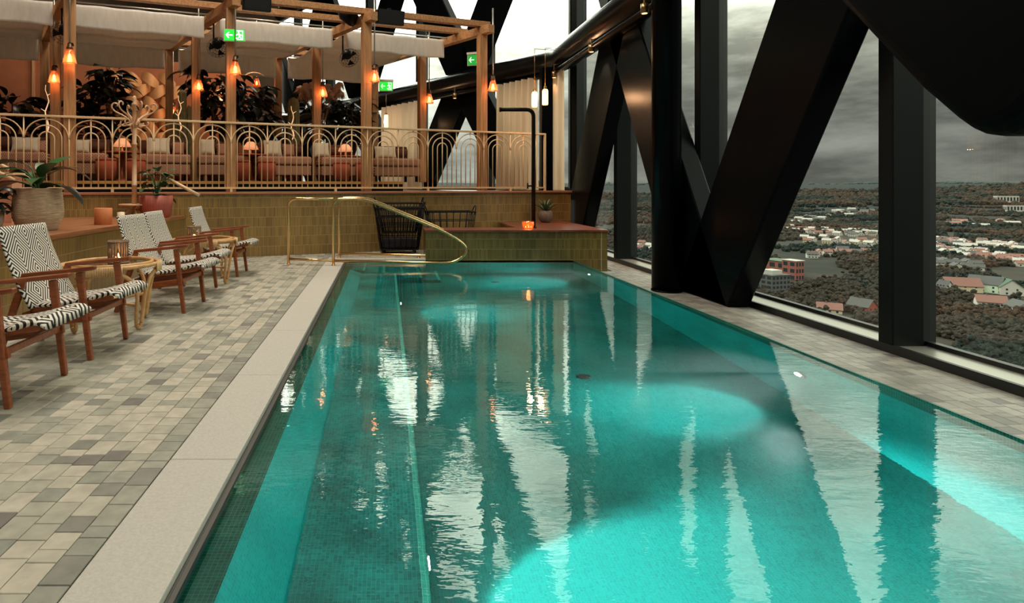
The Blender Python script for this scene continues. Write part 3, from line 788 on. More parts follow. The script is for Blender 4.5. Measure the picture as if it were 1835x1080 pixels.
# ------------------------------------------------------------------ outdoors, far below
GZ = -75.0
def hill(x, y):
    r = math.hypot(x, y)
    t = min(1, max(0, (r - 1500) / 3600)); t = t * t * (3 - 2 * t)
    n = mnoise.noise(Vector((x / 900, y / 900, 0))) * 22 * min(1, r / 2500) + mnoise.noise(Vector((x / 260, y / 260, 3))) * 5 * min(1, r / 2000)
    return GZ + t * 92 + n * min(1.0, 0.25 + t)
def land_mat():
    m, nt, N, L, b = nodes('landscape')
    tc = N.new('ShaderNodeTexCoord')
    n1 = N.new('ShaderNodeTexNoise'); n1.inputs['Scale'].default_value = 0.006; n1.inputs['Detail'].default_value = 9; n1.inputs['Roughness'].default_value = 0.65
    L.new(tc.outputs['Object'], n1.inputs['Vector'])
    r = N.new('ShaderNodeValToRGB'); e = r.color_ramp.elements
    e[0].position = 0.33; e[0].color = rgb(22, 27, 26)
    e[1].position = 0.70; e[1].color = rgb(54, 50, 44)
    for p, c in ((0.44, rgb(32, 34, 30)), (0.52, rgb(47, 42, 37)), (0.6, rgb(40, 43, 37))):
        k = e.new(p); k.color = c
    L.new(n1.outputs['Fac'], r.inputs[0])
    # closed forest covers the land beyond the last houses
    ln = N.new('ShaderNodeVectorMath'); ln.operation = 'LENGTH'; L.new(tc.outputs['Object'], ln.inputs[0])
    ad = N.new('ShaderNodeMath'); ad.operation = 'MULTIPLY_ADD'; ad.inputs[1].default_value = 900.0; L.new(n1.outputs['Fac'], ad.inputs[0]); L.new(ln.outputs['Value'], ad.inputs[2])
    fm = N.new('ShaderNodeMapRange'); fm.inputs['From Min'].default_value = 1500; fm.inputs['From Max'].default_value = 3000; L.new(ad.outputs[0], fm.inputs['Value'])
    mf = N.new('ShaderNodeMix'); mf.data_type = 'RGBA'; mf.inputs['B'].default_value = rgb(25, 32, 33)
    L.new(fm.outputs[0], mf.inputs['Factor']); L.new(r.outputs[0], mf.inputs['A']); L.new(mf.outputs['Result'], b.inputs['Base Color'])
    b.inputs['Roughness'].default_value = 0.95; b.inputs['Specular IOR Level'].default_value = 0.1
    return m
land = land_mat()
m = MB()
NA, NR = 150, 90
m.grid(lambda u, v: (lambda a, r: (r * math.sin(a), r * math.cos(a), hill(r * math.sin(a), r * math.cos(a))))(math.radians(-75 + 150 * u), 90 * (70.0 ** v)), NA, NR)
struct(m.build('landscape', land))

rng = random.Random(5)
# tree masses
ico = bmesh.new(); bmesh.ops.create_icosphere(ico, subdivisions=1, radius=1)
ico.verts.ensure_lookup_table(); IV = [v.co.copy() for v in ico.verts]; IF = [tuple(v.index for v in f.verts) for f in ico.faces]; ico.free()
ico = bmesh.new(); bmesh.ops.create_icosphere(ico, subdivisions=2, radius=1)
ico.verts.ensure_lookup_table(); IV2 = [v.co.copy() for v in ico.verts]; IF2 = [tuple(v.index for v in f.verts) for f in ico.faces]; ico.free()
HOUSES = []; TAKEN = []
def spot(x, y):
    Yd = F * (EYE - GZ) / (y - PY); X = (x - PX) / F * Yd
    return X, Yd
tmb = [MB(), MB(), MB()]
def scatter():
    cnt = 0
    for _ in range(110000):
        k = rng.choice([rng.uniform(0.33, 0.48), rng.uniform(0.58, 1.12), rng.uniform(0.58, 1.12), rng.uniform(0.58, 1.12)])
        y = 190 * (15.0 ** (rng.random() ** 1.05))
        if y < 900: k = rng.choice([rng.uniform(0.30, 0.58), rng.uniform(0.58, 1.12), rng.uniform(0.58, 1.12), rng.uniform(1.1, 1.7)])
        x = k * y
        d = mnoise.noise(Vector((x / 120, y / 120, 9)))
        if y < 1800 and d < -0.16 + 0.12 * rng.random(): continue
        if any(abs(x - h[0]) < h[2] and abs(y - h[1] + h[2] * 0.4) < h[2] * 1.5 for h in HOUSES if abs(h[1] - y) < 60): continue
        s = rng.uniform(2.0, 4.4) * (1 if y < 900 else (1.4 if y < 1800 else 2.4))
        q = mnoise.noise(Vector((x / 200, y / 200, 4)))
        b = tmb[0 if q < -0.12 else (1 if q < 0.22 else 2)]
        z = hill(x, y); near = y < 560
        if near: s *= 0.62
        vv, ff = (IV2, IF2) if near else (IV, IF)
        for lobe in range(1 if y > 700 else 3 if near else 2):
            ox, oy, oz = rng.uniform(-s, s) * 0.5 * lobe, rng.uniform(-s, s) * 0.5 * lobe, rng.uniform(0.2, 0.9) * s * lobe
            sc = s * (1 - 0.2 * lobe)
            b.add([(x + ox + v.x * sc * rng.uniform(0.75, 1.2), y + oy + v.y * sc * rng.uniform(0.75, 1.2), z + oz + (v.z + 0.55) * sc * rng.uniform(0.7, 1.15)) for v in vv], ff)
        cnt += 1
        if cnt > 17000: break
def house_mesh(w, l, h, rh, name):
    a = MB(); a.box(-w / 2, w / 2, -l / 2, l / 2, 0, h)
    wins = []
    a.add([(-w / 2, -l / 2, h), (w / 2, -l / 2, h), (0, -l / 2, h + rh), (-w / 2, l / 2, h), (w / 2, l / 2, h), (0, l / 2, h + rh)], [(0, 1, 2), (5, 4, 3)])
    r = MB(); o = 0.5
    for sg in (-1, 1):
        r.prism([(0, -l / 2 - o, h + rh + 0.25), (sg * (w / 2 + o), -l / 2 - o, h - o * rh / (w / 2) + 0.1), (sg * (w / 2 + o), -l / 2 - o, h - o * rh / (w / 2) - 0.25), (0, -l / 2 - o, h + rh - 0.15)], (0, l + 2 * o, 0))
    r.box(-0.3, 0.3, l * 0.1, l * 0.1 + 0.7, h + rh * 0.6, h + rh + 1.0)
    win = MB()
    for x in (-w * 0.22, w * 0.22):
        for z in ((0.9,) if h < 4 else (0.9, 3.6)):
            win.box(x - 0.55, x + 0.55, -l / 2 - 0.06, -l / 2 + 0.05, z, z + 1.3); wins.append(MB().box(x - 0.55, x + 0.55, -l / 2 - 0.06, -l / 2 + 0.05, z, z + 1.3))
    for yy in (-l * 0.3, 0, l * 0.3):
        for z in ((0.9,) if h < 4 else (0.9, 3.6)):
            win.box(-w / 2 - 0.06, -w / 2 + 0.05, yy - 0.55, yy + 0.55, z, z + 1.3); wins.append(MB().box(-w / 2 - 0.06, -w / 2 + 0.05, yy - 0.55, yy + 0.55, z, z + 1.3))
    return a, r, win, wins
WALLC = {'white': M('house_white', rgb(164, 158, 150), 0.9), 'cream': M('house_cream', rgb(170, 156, 130), 0.9), 'grey': M('house_grey', rgb(150, 148, 140), 0.9), 'green': M('house_green', rgb(186, 200, 176), 0.9), 'red': M('house_red', rgb(126, 58, 44), 0.9)}
ROOFC = {'red': M('roof_red', rgb(108, 74, 66), 0.9), 'dark': M('roof_dark', rgb(62, 62, 62), 0.9), 'green': M('roof_green', rgb(56, 76, 62), 0.9), 'pale': M('roof_pale', rgb(146, 142, 136), 0.9)}
winm = M('house_window', rgb(40, 46, 50), 0.2)
HM_CACHE = {}
def house(x, y, w, l, h, rh, wall, roof, yaw, label, group=None):
    X, Y = spot(x, y)
    if y < 400: X, Y = X, Y
    HOUSES.append((X, Y, max(w, l) * 0.75))
    if not group: TAKEN.append((X, Y, l))
    k = (w, l, h, rh, wall, roof)
    t = thing('house', label, 'house', (X, Y, hill(X, Y) - 0.3), yaw, group)
    if k not in HM_CACHE:
        a, r, win, wins = house_mesh(w, l, h, rh, 'house')
        HM_CACHE[k] = (a.mesh('wall', WALLC[wall]), r.mesh('roof', ROOFC[roof]), win.mesh('window', winm), [q.mesh('window', winm) for q in wins])
    ms = list(zip(('wall', 'roof'), HM_CACHE[k][:2])) + ([('window', HM_CACHE[k][2])] if group else [('window', q) for q in HM_CACHE[k][3]])
    for nm, me in ms:
        o = bpy.data.objects.new(nm, me); C.objects.link(o); o.parent = t
        if nm == 'window' and group: o['kind'] = 'stuff'
# nearest houses beyond the glass
house(1768, 523, 13, 18, 6.5, 5, 'green', 'dark', 0.5, 'pale green gabled house with dark roof beyond the near window')
house(1805, 527, 12, 16, 6, 5, 'white', 'green', -0.5, 'white house with green roof right of the pale green one')
house(1722, 522, 12, 20, 5, 5, 'cream', 'red', 1.2, 'long red-roofed house left of the pale green gabled house')
house(1775, 548, 9, 14, 3.2, 3.5, 'white', 'red', 1.0, 'low white-gabled house with red roof below the pale green house')
house(1828, 558, 9, 12, 3.2, 3.5, 'white', 'dark', -0.3, 'dark-roofed white house at the frame edge below the others')
house(1545, 556, 9, 12, 3.4, 4, 'red', 'dark', 0.35, 'dark red cottage with white edged gable beside the steel mullion')
house(1486, 560, 8, 12, 3, 3, 'cream', 'red', 1.0, 'low red-roofed cottage left of the dark red cottage')
house(1693, 522, 6, 8, 4, 4, 'white', 'dark', 0.0, 'small white gabled shed beside the steel mullion')
# rows of distant houses
PICK = [None]
def pick(w, r): PICK[0] = (w, r); return w, r
def lab(l): t = '%s house with %s roof %s' % (PICK[0][0], {'red': 'red', 'dark': 'dark', 'pale': 'pale', 'green': 'green'}[PICK[0][1]], l); return t, t + ' group'
def row(x0, y0, x1, y1, n, walls, roofs, sz, label, group):
    n = int(n * 1.35)
    for i in range(n):
        w, l = rng.choice(sz)
        for _ in range(40):
            t = (i + rng.uniform(-0.8, 0.8)) / max(1, n - 1)
            hx, hy = x0 + (x1 - x0) * t, y0 + (y1 - y0) * t + rng.uniform(-4.5, 4.5)
            q = spot(hx, hy)
            if all((q[0] - a) ** 2 + (q[1] - b) ** 2 > (0.45 * (l + c) + 3) ** 2 for a, b, c in TAKEN): break
        else: continue
        TAKEN.append((q[0], q[1], l))
        house(hx, hy, w, l, rng.choice([3.6, 4.8]), 2.2, *pick(rng.choice(walls), rng.choice(roofs)), rng.choice([0.3, 1.2, -0.4, 0.8]), *lab(label))
SZ = [(7, 9.5), (6.5, 11), (7, 8)]
row(1402, 412, 1565, 423, 26, ['white', 'white', 'cream'], ['red', 'pale', 'red', 'pale', 'dark'], SZ, 'in the long distant row right of the brace', '')
row(1440, 432, 1565, 438, 10, ['white', 'cream'], ['red', 'pale'], SZ, 'just below the long distant row', '')
row(1420, 396, 1560, 381, 14, ['white'], ['pale', 'dark'], [(10, 18)], 'among woods above the long distant row', '')
row(1450, 462, 1560, 452, 8, ['white', 'grey'], ['dark', 'red'], SZ, 'scattered on the slope below the distant rows', '')
row(1664, 432, 1740, 442, 18, ['white', 'white', 'grey'], ['pale', 'red', 'dark'], SZ, 'in the back row beside the steel mullion', '')
row(1664, 448, 1750, 462, 16, ['white', 'grey', 'cream'], ['dark', 'pale', 'red'], SZ, 'in the middle row beside the steel mullion', '')
row(1755, 438, 1835, 448, 14, ['white', 'cream'], ['red', 'dark', 'pale', 'pale'], SZ, 'in the back row at the right edge', '')
row(1750, 458, 1835, 474, 14, ['white', 'white'], ['red', 'pale'], SZ, 'in the middle row at the right edge', '')
row(1664, 474, 1760, 482, 9, ['white', 'grey'], ['dark'], SZ, 'in the front row beside the steel mullion', '')
row(1120, 442, 1166, 446, 7, ['white'], ['pale', 'red'], SZ, 'seen through the narrow pane left of the column', '')
row(1690, 398, 1800, 402, 5, ['white'], ['pale', 'red'], [(10, 24)], 'alone on the plain before the hills', '')

def block(name, label, x, y, w, l, h, mat, yaw, floors, cols, roof=None, pent=None, D0_=None):
    X, Y = spot(x, y) if D0_ is None else ((x - PX) / F * D0_, D0_)
    HOUSES.append((X, Y, max(w, l) * 0.7))
    t = thing(name, label, 'building', (X, Y, (hill(X, Y) if D0_ is None else zat(y, D0_)) - 1), yaw)
    m = MB(); m.box(-w / 2, w / 2, -l / 2, l / 2, 0, h); m.build('wall', mat, t)
    m = MB(); m.box(-w / 2 - 0.4, w / 2 + 0.4, -l / 2 - 0.4, l / 2 + 0.4, h, h + 0.6); r = m.build('roof', roof or ROOFC['dark'], t)
    if pent: 
        m = MB(); m.box(-w * 0.3, w * 0.25, -l * 0.3, l * 0.3, h + 0.6, h + pent); m.build('penthouse', WALLC['grey'], r)
    for f in range(floors):
        m = MB(); fh = h / floors
        for c in range(cols):
            x0 = -w / 2 + (c + 0.2) * w / cols
            m.box(x0, x0 + 0.6 * w / cols, -l / 2 - 0.1, -l / 2 + 0.2, fh * f + 0.25 * fh, fh * f + 0.8 * fh)
            if c < cols // 2 + 1:
                y0 = -l / 2 + (c + 0.2) * l / (cols // 2 + 1)
                m.box(-w / 2 - 0.1, -w / 2 + 0.2, y0, y0 + 0.6 * l / (cols // 2 + 1), fh * f + 0.25 * fh, fh * f + 0.8 * fh)
        m.build('window', winm, t)['kind'] = 'stuff'
brick = M('house_brick', rgb(118, 68, 58), 0.9)
block('brick_building', 'red brick building with green flat roof beside the big diagonal brace', 1398, 492, 18, 24, 13, brick, 0.3, 2, 4, ROOFC['green'])
block('brick_annex', 'tall brick annex with pale grey top beside the red brick building', 1421, 500, 9, 12, 16, brick, 0.3, 3, 3, WALLC['grey'])
block('apartment_house', 'dark grey stepped apartment house in front of the red brick building', 1384, 522, 17, 14, 13, M('dark_render', rgb(70, 70, 68), 0.9), 0.3, 4, 5, ROOFC['dark'], 3.6)
block('apartment_slab', 'white high apartment slab on the hillside, its windows in dark columns', 1803, 376, 62, 14, 22, WALLC['white'], -0.15, 1, 7)
block('apartment_slab', 'lower white apartment slab below the high one on the hillside', 1818, 386, 44, 12, 17, WALLC['white'], -0.15, 1, 6)
block('long_hall', 'long flat grey building on the horizon ridge', 1752, 335, 370, 60, 34, M('hall_grey', rgb(120, 124, 124), 0.8), 0.0, 1, 16, ROOFC['dark'], None, 4200)
block('white_hall', 'white low hall in front of the long grey building on the ridge', 1740, 337, 200, 40, 16, WALLC['white'], 0.0, 1, 3, WALLC['white'], None, 4100)
scatter()
for k, (b, col, lb) in enumerate(zip(tmb, (rgb(27, 34, 31), rgb(47, 42, 37), rgb(56, 44, 36)), ('dark green conifers between the houses far below', 'bare grey brown woods between the houses far below', 'rust coloured autumn thickets between the houses far below'))):
    o = b.build('trees', M('tree_mass_%d' % k, col, 0.95, spec=0.1, vary=0.55, vscale=0.5))
    tag(o, lb, 'trees', kind='stuff')
m = MB()
for i in range(260):                      # treetops on the ridge
    a = math.radians(rng.uniform(18, 50)); r = rng.uniform(4300, 5200)
    x, y = r * math.sin(a), r * math.cos(a); s = rng.uniform(9, 22)
    m.add([(x + v.x * s, y + v.y * s, hill(x, y) + v.z * s * 0.6) for v in IV], IF)
tag(m.build('trees', M('ridge_trees', rgb(52, 62, 60), 0.95, spec=0.1)), 'dark forest edge along the horizon ridge', 'trees', kind='stuff')
# ------------------------------------------------------------------ pergola on the deck
W = Vector((-1.10, 1.61, 0))                       # from one row of posts to the next
POST = [Vector((-7.13, 8.355, 0)), Vector((-4.85, 9.233, 0)), Vector((-2.57, 10.11, 0)), Vector((-0.29, 10.99, 0)), Vector((1.99, 11.866, 0))]
POST = [p + NN * 0.16 for p in POST]
pg = thing('pergola', 'oak pergola of square posts and beams over the lounge deck', 'pergola', (0, 0, 0))
PW = 0.16; ZC = 4.20
for r, t in enumerate((0, 1, 2.0)):
    for i, p in enumerate(POST):
        if r == 2 and i == 0: continue
        q = p + W * t; m = MB()
        zb = 1.105 if r == 0 else 1.285
        m.hexa([q + U * a + NN * b + Vector((0, 0, z)) for z in (zb, ZC) for a, b in ((-PW / 2, -PW / 2), (PW / 2, -PW / 2), (PW / 2, PW / 2), (-PW / 2, PW / 2))])
        m.build('post', wood_post, pg, bevel=0.006)
wood_cross = wood('cross_oak', rgb(172, 122, 76), 0.55, 1)
for i, p in enumerate(POST):
    m = MB(); a = p - W * 0.14 + Vector((0, 0, ZC + 0.08)); b = p + W * 2.15 + Vector((0, 0, ZC + 0.08)); m.beam(a, b, 0.15, 0.16); m.build('cross_beam', wood_cross, pg, bevel=0.006)
for t in (0.0, 0.34, 1.0, 1.4, 2.0):
    m = MB(); a = POST[0] - U * 0.9 + W * t + Vector((0, 0, ZC + 0.215)); b = POST[4] + U * 0.16 + W * t + Vector((0, 0, ZC + 0.215)); m.beam(a, b, 0.12, 0.11); m.build('beam', wood_cross, pg, bevel=0.006)

# linen awnings: each bay has a cloth hung between the beams with a drop front and back
def awning(i, label):
    a, b = POST[i] + U * 0.14, POST[i + 1] - U * 0.14
    rg = random.Random(i + 3)
    ph = rg.random() * 6
    t = thing('linen_awning', label, 'awning', (0, 0, 0), 0, 'linen awnings under the pergola')
    def fn(u, v):
        p = a.lerp(b, u)
        # v: 0 bottom of front drop .. 0.22 top .. sagging roof .. 0.78 top rear .. 1 bottom of the rear drop
        if v < 0.22: k = v / 0.22; tt = 0.50 + 0.006 * math.sin(u * 17 + ph) * (1 - k); z = 3.90 + 0.42 * k + 0.010 * (1 - k) * math.sin(u * 9 + ph)
        elif v > 0.80: k = (1 - v) / 0.20; tt = 1.90 + 0.010 * math.sin(u * 13 + ph) * (1 - k); z = 3.75 + 0.50 * k + 0.02 * (1 - k) * math.sin(u * 7 + ph)
        else:
            k = (v - 0.22) / 0.58; tt = 0.50 + 1.40 * k
            z = 4.32 - 0.07 * k - 0.14 * abs(math.sin(math.pi * 2 * k)) ** 0.7 - 0.015 * math.sin(u * 11 + ph) * math.sin(math.pi * k)
        p = p + W * tt
        return (p.x, p.y, z + 0.005 * math.sin(u * 23 + v * 9 + ph))
    m = MB(); m.grid(fn, 40, 44); m.build('cloth', linen, t, solid=0.006)
    for tt in (0.5, 1.2, 1.9):
        m = MB(); m.tube([a + W * tt - U * 0.1 + Vector((0, 0, 4.335 - 0.05 * (tt - 0.5))), b + W * tt + U * 0.1 + Vector((0, 0, 4.335 - 0.05 * (tt - 0.5)))], 0.012, 6); m.build('rod', steel, t)
for i, l in enumerate(('grey white linen awning cut by the left picture edge', 'linen awning behind the coat stand, second from the left', 'linen awning right of the bright green exit sign', 'rightmost linen awning beside the windows')): awning(i, l)

# lamps on the posts: conduit, socket and amber glass bell
def lamp_geo():
    t = thing('post_lamp', 'x', 'lamp')
    m = MB(); m.tube([(0, 0, 0.30), (0, 0, 1.62)], 0.013, 8); m.build('conduit', steel, t)
    m = MB(); m.box(-0.02, 0.05, -0.02, 0.09, 0.27, 0.30); m.build('bracket', black_iron, t)
    m = MB(); m.lathe([(0.022, 0.20), (0.046, 0.205), (0.046, 0.235), (0.034, 0.24), (0.034, 0.285), (0.0, 0.29)], n=16); m.build('socket', M('socket_brass', rgb(96, 66, 40), 0.4, metal=0.6), t)
    m = MB(); m.lathe([(0.098, -0.01), (0.090, 0.03), (0.074, 0.10), (0.052, 0.165), (0.042, 0.195)], n=18); m.build('shade', copper_glass, t, solid=0.004)
    m = MB(); m.ball((0, 0, 0.085), 0.026, 12, 8, (1, 1, 1.9)); m.build('bulb', bulb_glow, t)
    return t
LAMP_LABELS = {(0, 1): 'amber glass lamp high on the front post left of the coat stand', (0, 2): 'amber glass lamp on the post carrying the bright exit sign', (0, 3): 'amber glass lamp on the front post beside the black fan and basket trolley',
               (0, 4): 'amber glass lamp on the last post beside the dark arrow sign', (1, 1): 'lower amber glass lamp on the rear post at far left', (1, 2): 'amber glass lamp on the rear post right of the coat stand',
               (1, 3): 'amber glass lamp in front of the pampas plumes', (1, 4): 'amber glass lamp on the rear post before the curtain'}
first = None
for (r, i), lb in LAMP_LABELS.items():
    p = POST[i] + W * r + NN * (-0.20) + U * {(0, 1): 0.02, (0, 2): 0.05, (0, 3): 0.09, (0, 4): 0.13, (1, 1): 0.0, (1, 2): 0.04, (1, 3): 0.08, (1, 4): 0.09}[(r, i)]
    zz = [0, 2.36, 2.20, 2.15, 2.03][i] + 0.55 if r == 0 else [0, 2.22, 2.12, 2.08, 2.02][i] + 0.62
    y_px = {(0, 1): 112, (0, 2): 132, (0, 3): 145, (0, 4): 162, (1, 1): 147, (1, 2): 161, (1, 3): 172, (1, 4): 184}[(r, i)]
    loc = (p.x, p.y, zat(y_px, p.y))
    if first is None:
        first = lamp_geo(); first.location = loc; first.rotation_euler = (0, 0, AZ); first['label'] = lb; first['group'] = 'amber lamps on the pergola posts'; o = first
    else: o = dup(first, loc, AZ, lb)
    point_light('post_lamp_light', (p.x, p.y, loc[2] + 0.03), 4.5, (1.0, 0.58, 0.36), 0.04)

# ------------------------------------------------------------------ arched railing
rail = thing('arched_railing', 'pale gold metal railing with nested arches along the deck edge', 'railing', tuple(D0 + NN * 0.07), AZ)
UN = 0.61; ZB0, ZT = 1.165, 2.265
S0 = (POST[1] - D0).dot(U)
s_left = S0 - 4 * UN; n_un = int((3.56 - s_left) / UN)
m = MB(); m.beam((s_left, 0, ZT), (3.56, 0, ZT), 0.05, 0.036); m.build('top_rail', rail_paint, rail, bevel=0.006)
m = MB(); m.beam((s_left, 0, ZB0), (3.56, 0, ZB0), 0.03, 0.03); m.build('bottom_rail', rail_paint, rail)
m = MB(); m.beam((3.56, 0, 1.10), (3.56, 0, ZT + 0.018), 0.04, 0.04, up=(0, 1, 0)); m.build('end_post', rail_paint, rail)
RB = 0.0105
def rail_mesh(kind):
    m = MB(); zc = ZT - 0.345
    if kind == 'bar': m.tube([(0, 0, ZB0), (0, 0, ZT - 0.01)], RB, 6)
    else:
        r = {'outer': UN / 2 - 0.006, 'middle': 0.205, 'inner': 0.105}[kind]
        pts = [(r * math.cos(a), 0, zc + r * math.sin(a)) for a in [math.pi * k / 16 for k in range(17)]]
        if kind != 'outer': pts = [(r, 0, ZB0)] + pts + [(-r, 0, ZB0)]
        m.tube(pts, RB, 6)
    return m.mesh('arch' if kind != 'bar' else 'baluster', rail_paint)
RM = {k: rail_mesh(k) for k in ('bar', 'outer', 'middle', 'inner')}
def radd(k, s):
    o = bpy.data.objects.new('baluster' if k == 'bar' else 'arch', RM[k]); C.objects.link(o); o.parent = rail; o.location = (s, 0, 0)
for i in range(n_un + 1):
    s = s_left + i * UN
    radd('bar', s)
    if s + UN / 2 < 3.54:
        radd('bar', s + UN / 2)
        for k in ('outer', 'middle', 'inner'):
            if s + UN < 3.62 or k != 'outer': radd(k, s + UN / 2)
    if i % 3 == 2 and s < 3.5:
        m = MB(); m.box(s - 0.02, s + 0.02, -0.02, 0.02, 1.10, ZB0); m.build('foot', rail_paint, rail)

# ------------------------------------------------------------------ sofas, cushions, tables behind the railing
def sofa(x0, x1, label):
    sa, ya = ray_s(x0, 1.45); sb_, yb = ray_s(x1, 1.45)
    s = (sa + sb_) / 2; w = sb_ - sa
    p = D(s, 1.45, 1.285)
    t = thing('lounge_sofa', label, 'sofa', p, AZ, 'patterned sofas on the deck')
    m = MB(); m.box(-w / 2, w / 2, 0, 0.72, 0.12, 0.32); m.build('base', patterned, t, bevel=0.02)
    m = MB(); m.box(-w / 2 - 0.01, w / 2 + 0.01, -0.02, 0.62, 0.325, 0.50); m.build('seat_cushion', patterned, t, bevel=0.045, seg=3)
    m = MB(); m.prism([(-w / 2, 0.62, 0.32), (-w / 2, 0.76, 0.32), (-w / 2, 0.82, 0.80), (-w / 2, 0.70, 0.80)], (w, 0, 0)); m.build('backrest', brown_uph, t, bevel=0.03)
    m = MB(); m.tube([(-w / 2 + 0.04, 0.66, 0.66), (w / 2 - 0.04, 0.66, 0.66)], 0.085, 12); m.build('bolster', brown_uph, t)
    for a in (-w / 2 + 0.06, w / 2 - 0.06):
        for b in (0.06, 0.66):
            m = MB(); m.box(a - 0.025, a + 0.025, b - 0.025, b + 0.025, 0, 0.12); m.build('leg', black_iron, t)
    return t
for x0, x1, l in ((-30, 80, 'patterned sofa at the left picture edge with one white cushion'), (133, 192, 'narrow patterned sofa between the front post and the first table lamp'), (251, 341, 'patterned sofa right of the coat stand'),
                  (357, 437, 'patterned sofa behind the post with the bright exit sign'), (463, 558, 'wide patterned sofa with two white cushions'), (577, 649, 'patterned sofa behind the tall front post'), (672, 753, 'last patterned sofa nearest the curtain')): sofa(x0, x1, l)
def cushion(x0, x1, y0, y1, d, tilt, label, mat=None, roll=0.0):
    sa, ya = ray_s(x0, d); sb_, yb = ray_s(x1, d); Y = (ya + yb) / 2
    w = sb_ - sa; h = (y1 - y0) / F * Y
    p = D((sa + sb_) / 2, d, zat(y1, Y)); p.z = max(p.z, 1.79)
    def fn(u, v):
        a, b = 2 * u - 1, 2 * v - 1
        pin = 1 - 0.10 * (abs(a) ** 2) * (1 - abs(b) ** 2) * 0 - 0.07 * (1 - a * a) * 0
        return (a, b)
    m = MB()
    n = 10
    def side(sg):
        def f(u, v):
            a, b = 2 * u - 1, 2 * v - 1
            bulge = max(0, (1 - a ** 4) * (1 - b ** 4)) ** 0.6 * 0.075
            x = a * w / 2 * (1 - 0.07 * (1 - b * b)); z = h / 2 + b * h / 2 * (1 - 0.07 * (1 - a * a))
            return (x * math.cos(roll) - (z - h / 2) * math.sin(roll), sg * bulge + (z - h / 2) * math.sin(tilt), h / 2 + (z - h / 2) * math.cos(tilt) * math.cos(roll) + x * math.sin(roll))
        return f
    m.grid(side(-1), n, n); m.grid(side(1), n, n)
    o = m.build('cushion', mat or cream); o.location = p; o.rotation_euler = (0, 0, AZ)
    return tag(o, label, 'cushion', None, None)
for a in ((20, 72, 246, 275, 'cream cushion on the sofa at the left picture edge'), (133, 161, 250, 276, 'cream cushion leaning behind the front post left of the coat stand'), (263, 305, 247, 279, 'cream cushion on the sofa right of the coat stand'),
          (358, 385, 248, 279, 'cream cushion left of the post with the exit sign'), (472, 505, 252, 283, 'square cream cushion on the wide sofa'), (562, 590, 256, 284, 'cream cushion right of the rear post on the deck'), (671, 710, 264, 287, 'cream cushion on the last sofa nearest the curtain')):
    cushion(a[0], a[1], a[2], a[3], 1.86, 0.30, a[4])
for a in ((60, 84, 252, 276, 'brown patterned cushion behind the first cream cushion'), (308, 330, 254, 279, 'brown patterned cushion right of the cream cushion by the coat stand'), (388, 406, 256, 280, 'brown patterned cushion hidden behind the exit sign post'), (506, 528, 258, 283, 'brown patterned cushion beside the square cream cushion')):
    cushion(a[0], a[1], a[2], a[3], 1.97, 0.30, a[4], patterned)

lampshade = M('glowing_shade', rgb(235, 150, 100), 0.6, emit=(1.0, 0.42, 0.2, 1), estr=0.55)
table_top_m = M('table_orange', rgb(168, 78, 42), 0.35)
def lounge_table(x, label, lamp_label, y_lamp):
    s, Y = ray_s(x, 1.9); p = D(s, 1.9, 1.285)
    t = thing('lounge_table', label, 'table', p, AZ, 'round tables on the deck')
    m = MB(); m.lathe([(0.0, 0.52), (0.34, 0.52), (0.35, 0.535), (0.34, 0.55), (0.0, 0.55)], n=28); m.build('table_top', table_top_m, t)
    m = MB(); m.lathe([(0.17, 0), (0.16, 0.02), (0.045, 0.06), (0.045, 0.5), (0.10, 0.52)], n=20); m.build('pedestal', table_top_m, t)
    l = thing('table_lamp', lamp_label, 'lamp', p + Vector((0, 0, 0.55)), AZ, 'table lamps on the deck')
    m = MB(); m.lathe([(0.06, 0), (0.06, 0.012), (0.018, 0.02), (0.014, 0.10), (0.02, 0.115)], n=16); m.build('base', brass, l)
    m = MB(); m.lathe([(0.155, 0.10), (0.13, 0.16), (0.07, 0.24), (0.045, 0.25)], n=20); m.build('shade', lampshade, l, solid=0.004)
    m = MB(); m.ball((0, 0, 0.14), 0.02, 10, 6); m.build('bulb', bulb_glow, l)
    point_light('table_lamp_light', p + Vector((0, 0, 0.66)), 8, (1.0, 0.42, 0.18), 0.03)
    for sg in (-1, 1):
        q = p + U * sg * 0.24 - NN * 0.50
        st = thing('velvet_stool', 'rust velvet barrel stool ' + ('left' if sg < 0 else 'right') + ' of the table ' + label.split('table ', 1)[1], 'stool', q, AZ, 'velvet stools at the round tables')
        m = MB(); m.lathe([(0.13, 0.0), (0.16, 0.04), (0.18, 0.2), (0.17, 0.36)], n=20); m.build('body', rust, st)
        m = MB(); m.lathe([(0.172, 0.362), (0.175, 0.38), (0.16, 0.405), (0.0, 0.415)], n=20); m.build('seat', rust, st)
lounge_table(219, 'round orange table behind the coat stand', 'small glowing lamp on the table behind the coat stand', 0)
lounge_table(449, 'round orange table right of the exit sign post', 'small glowing lamp on the table right of the exit sign post', 0)
lounge_table(619, 'round orange table left of the tall front post', 'small glowing lamp on the table left of the tall front post', 0)

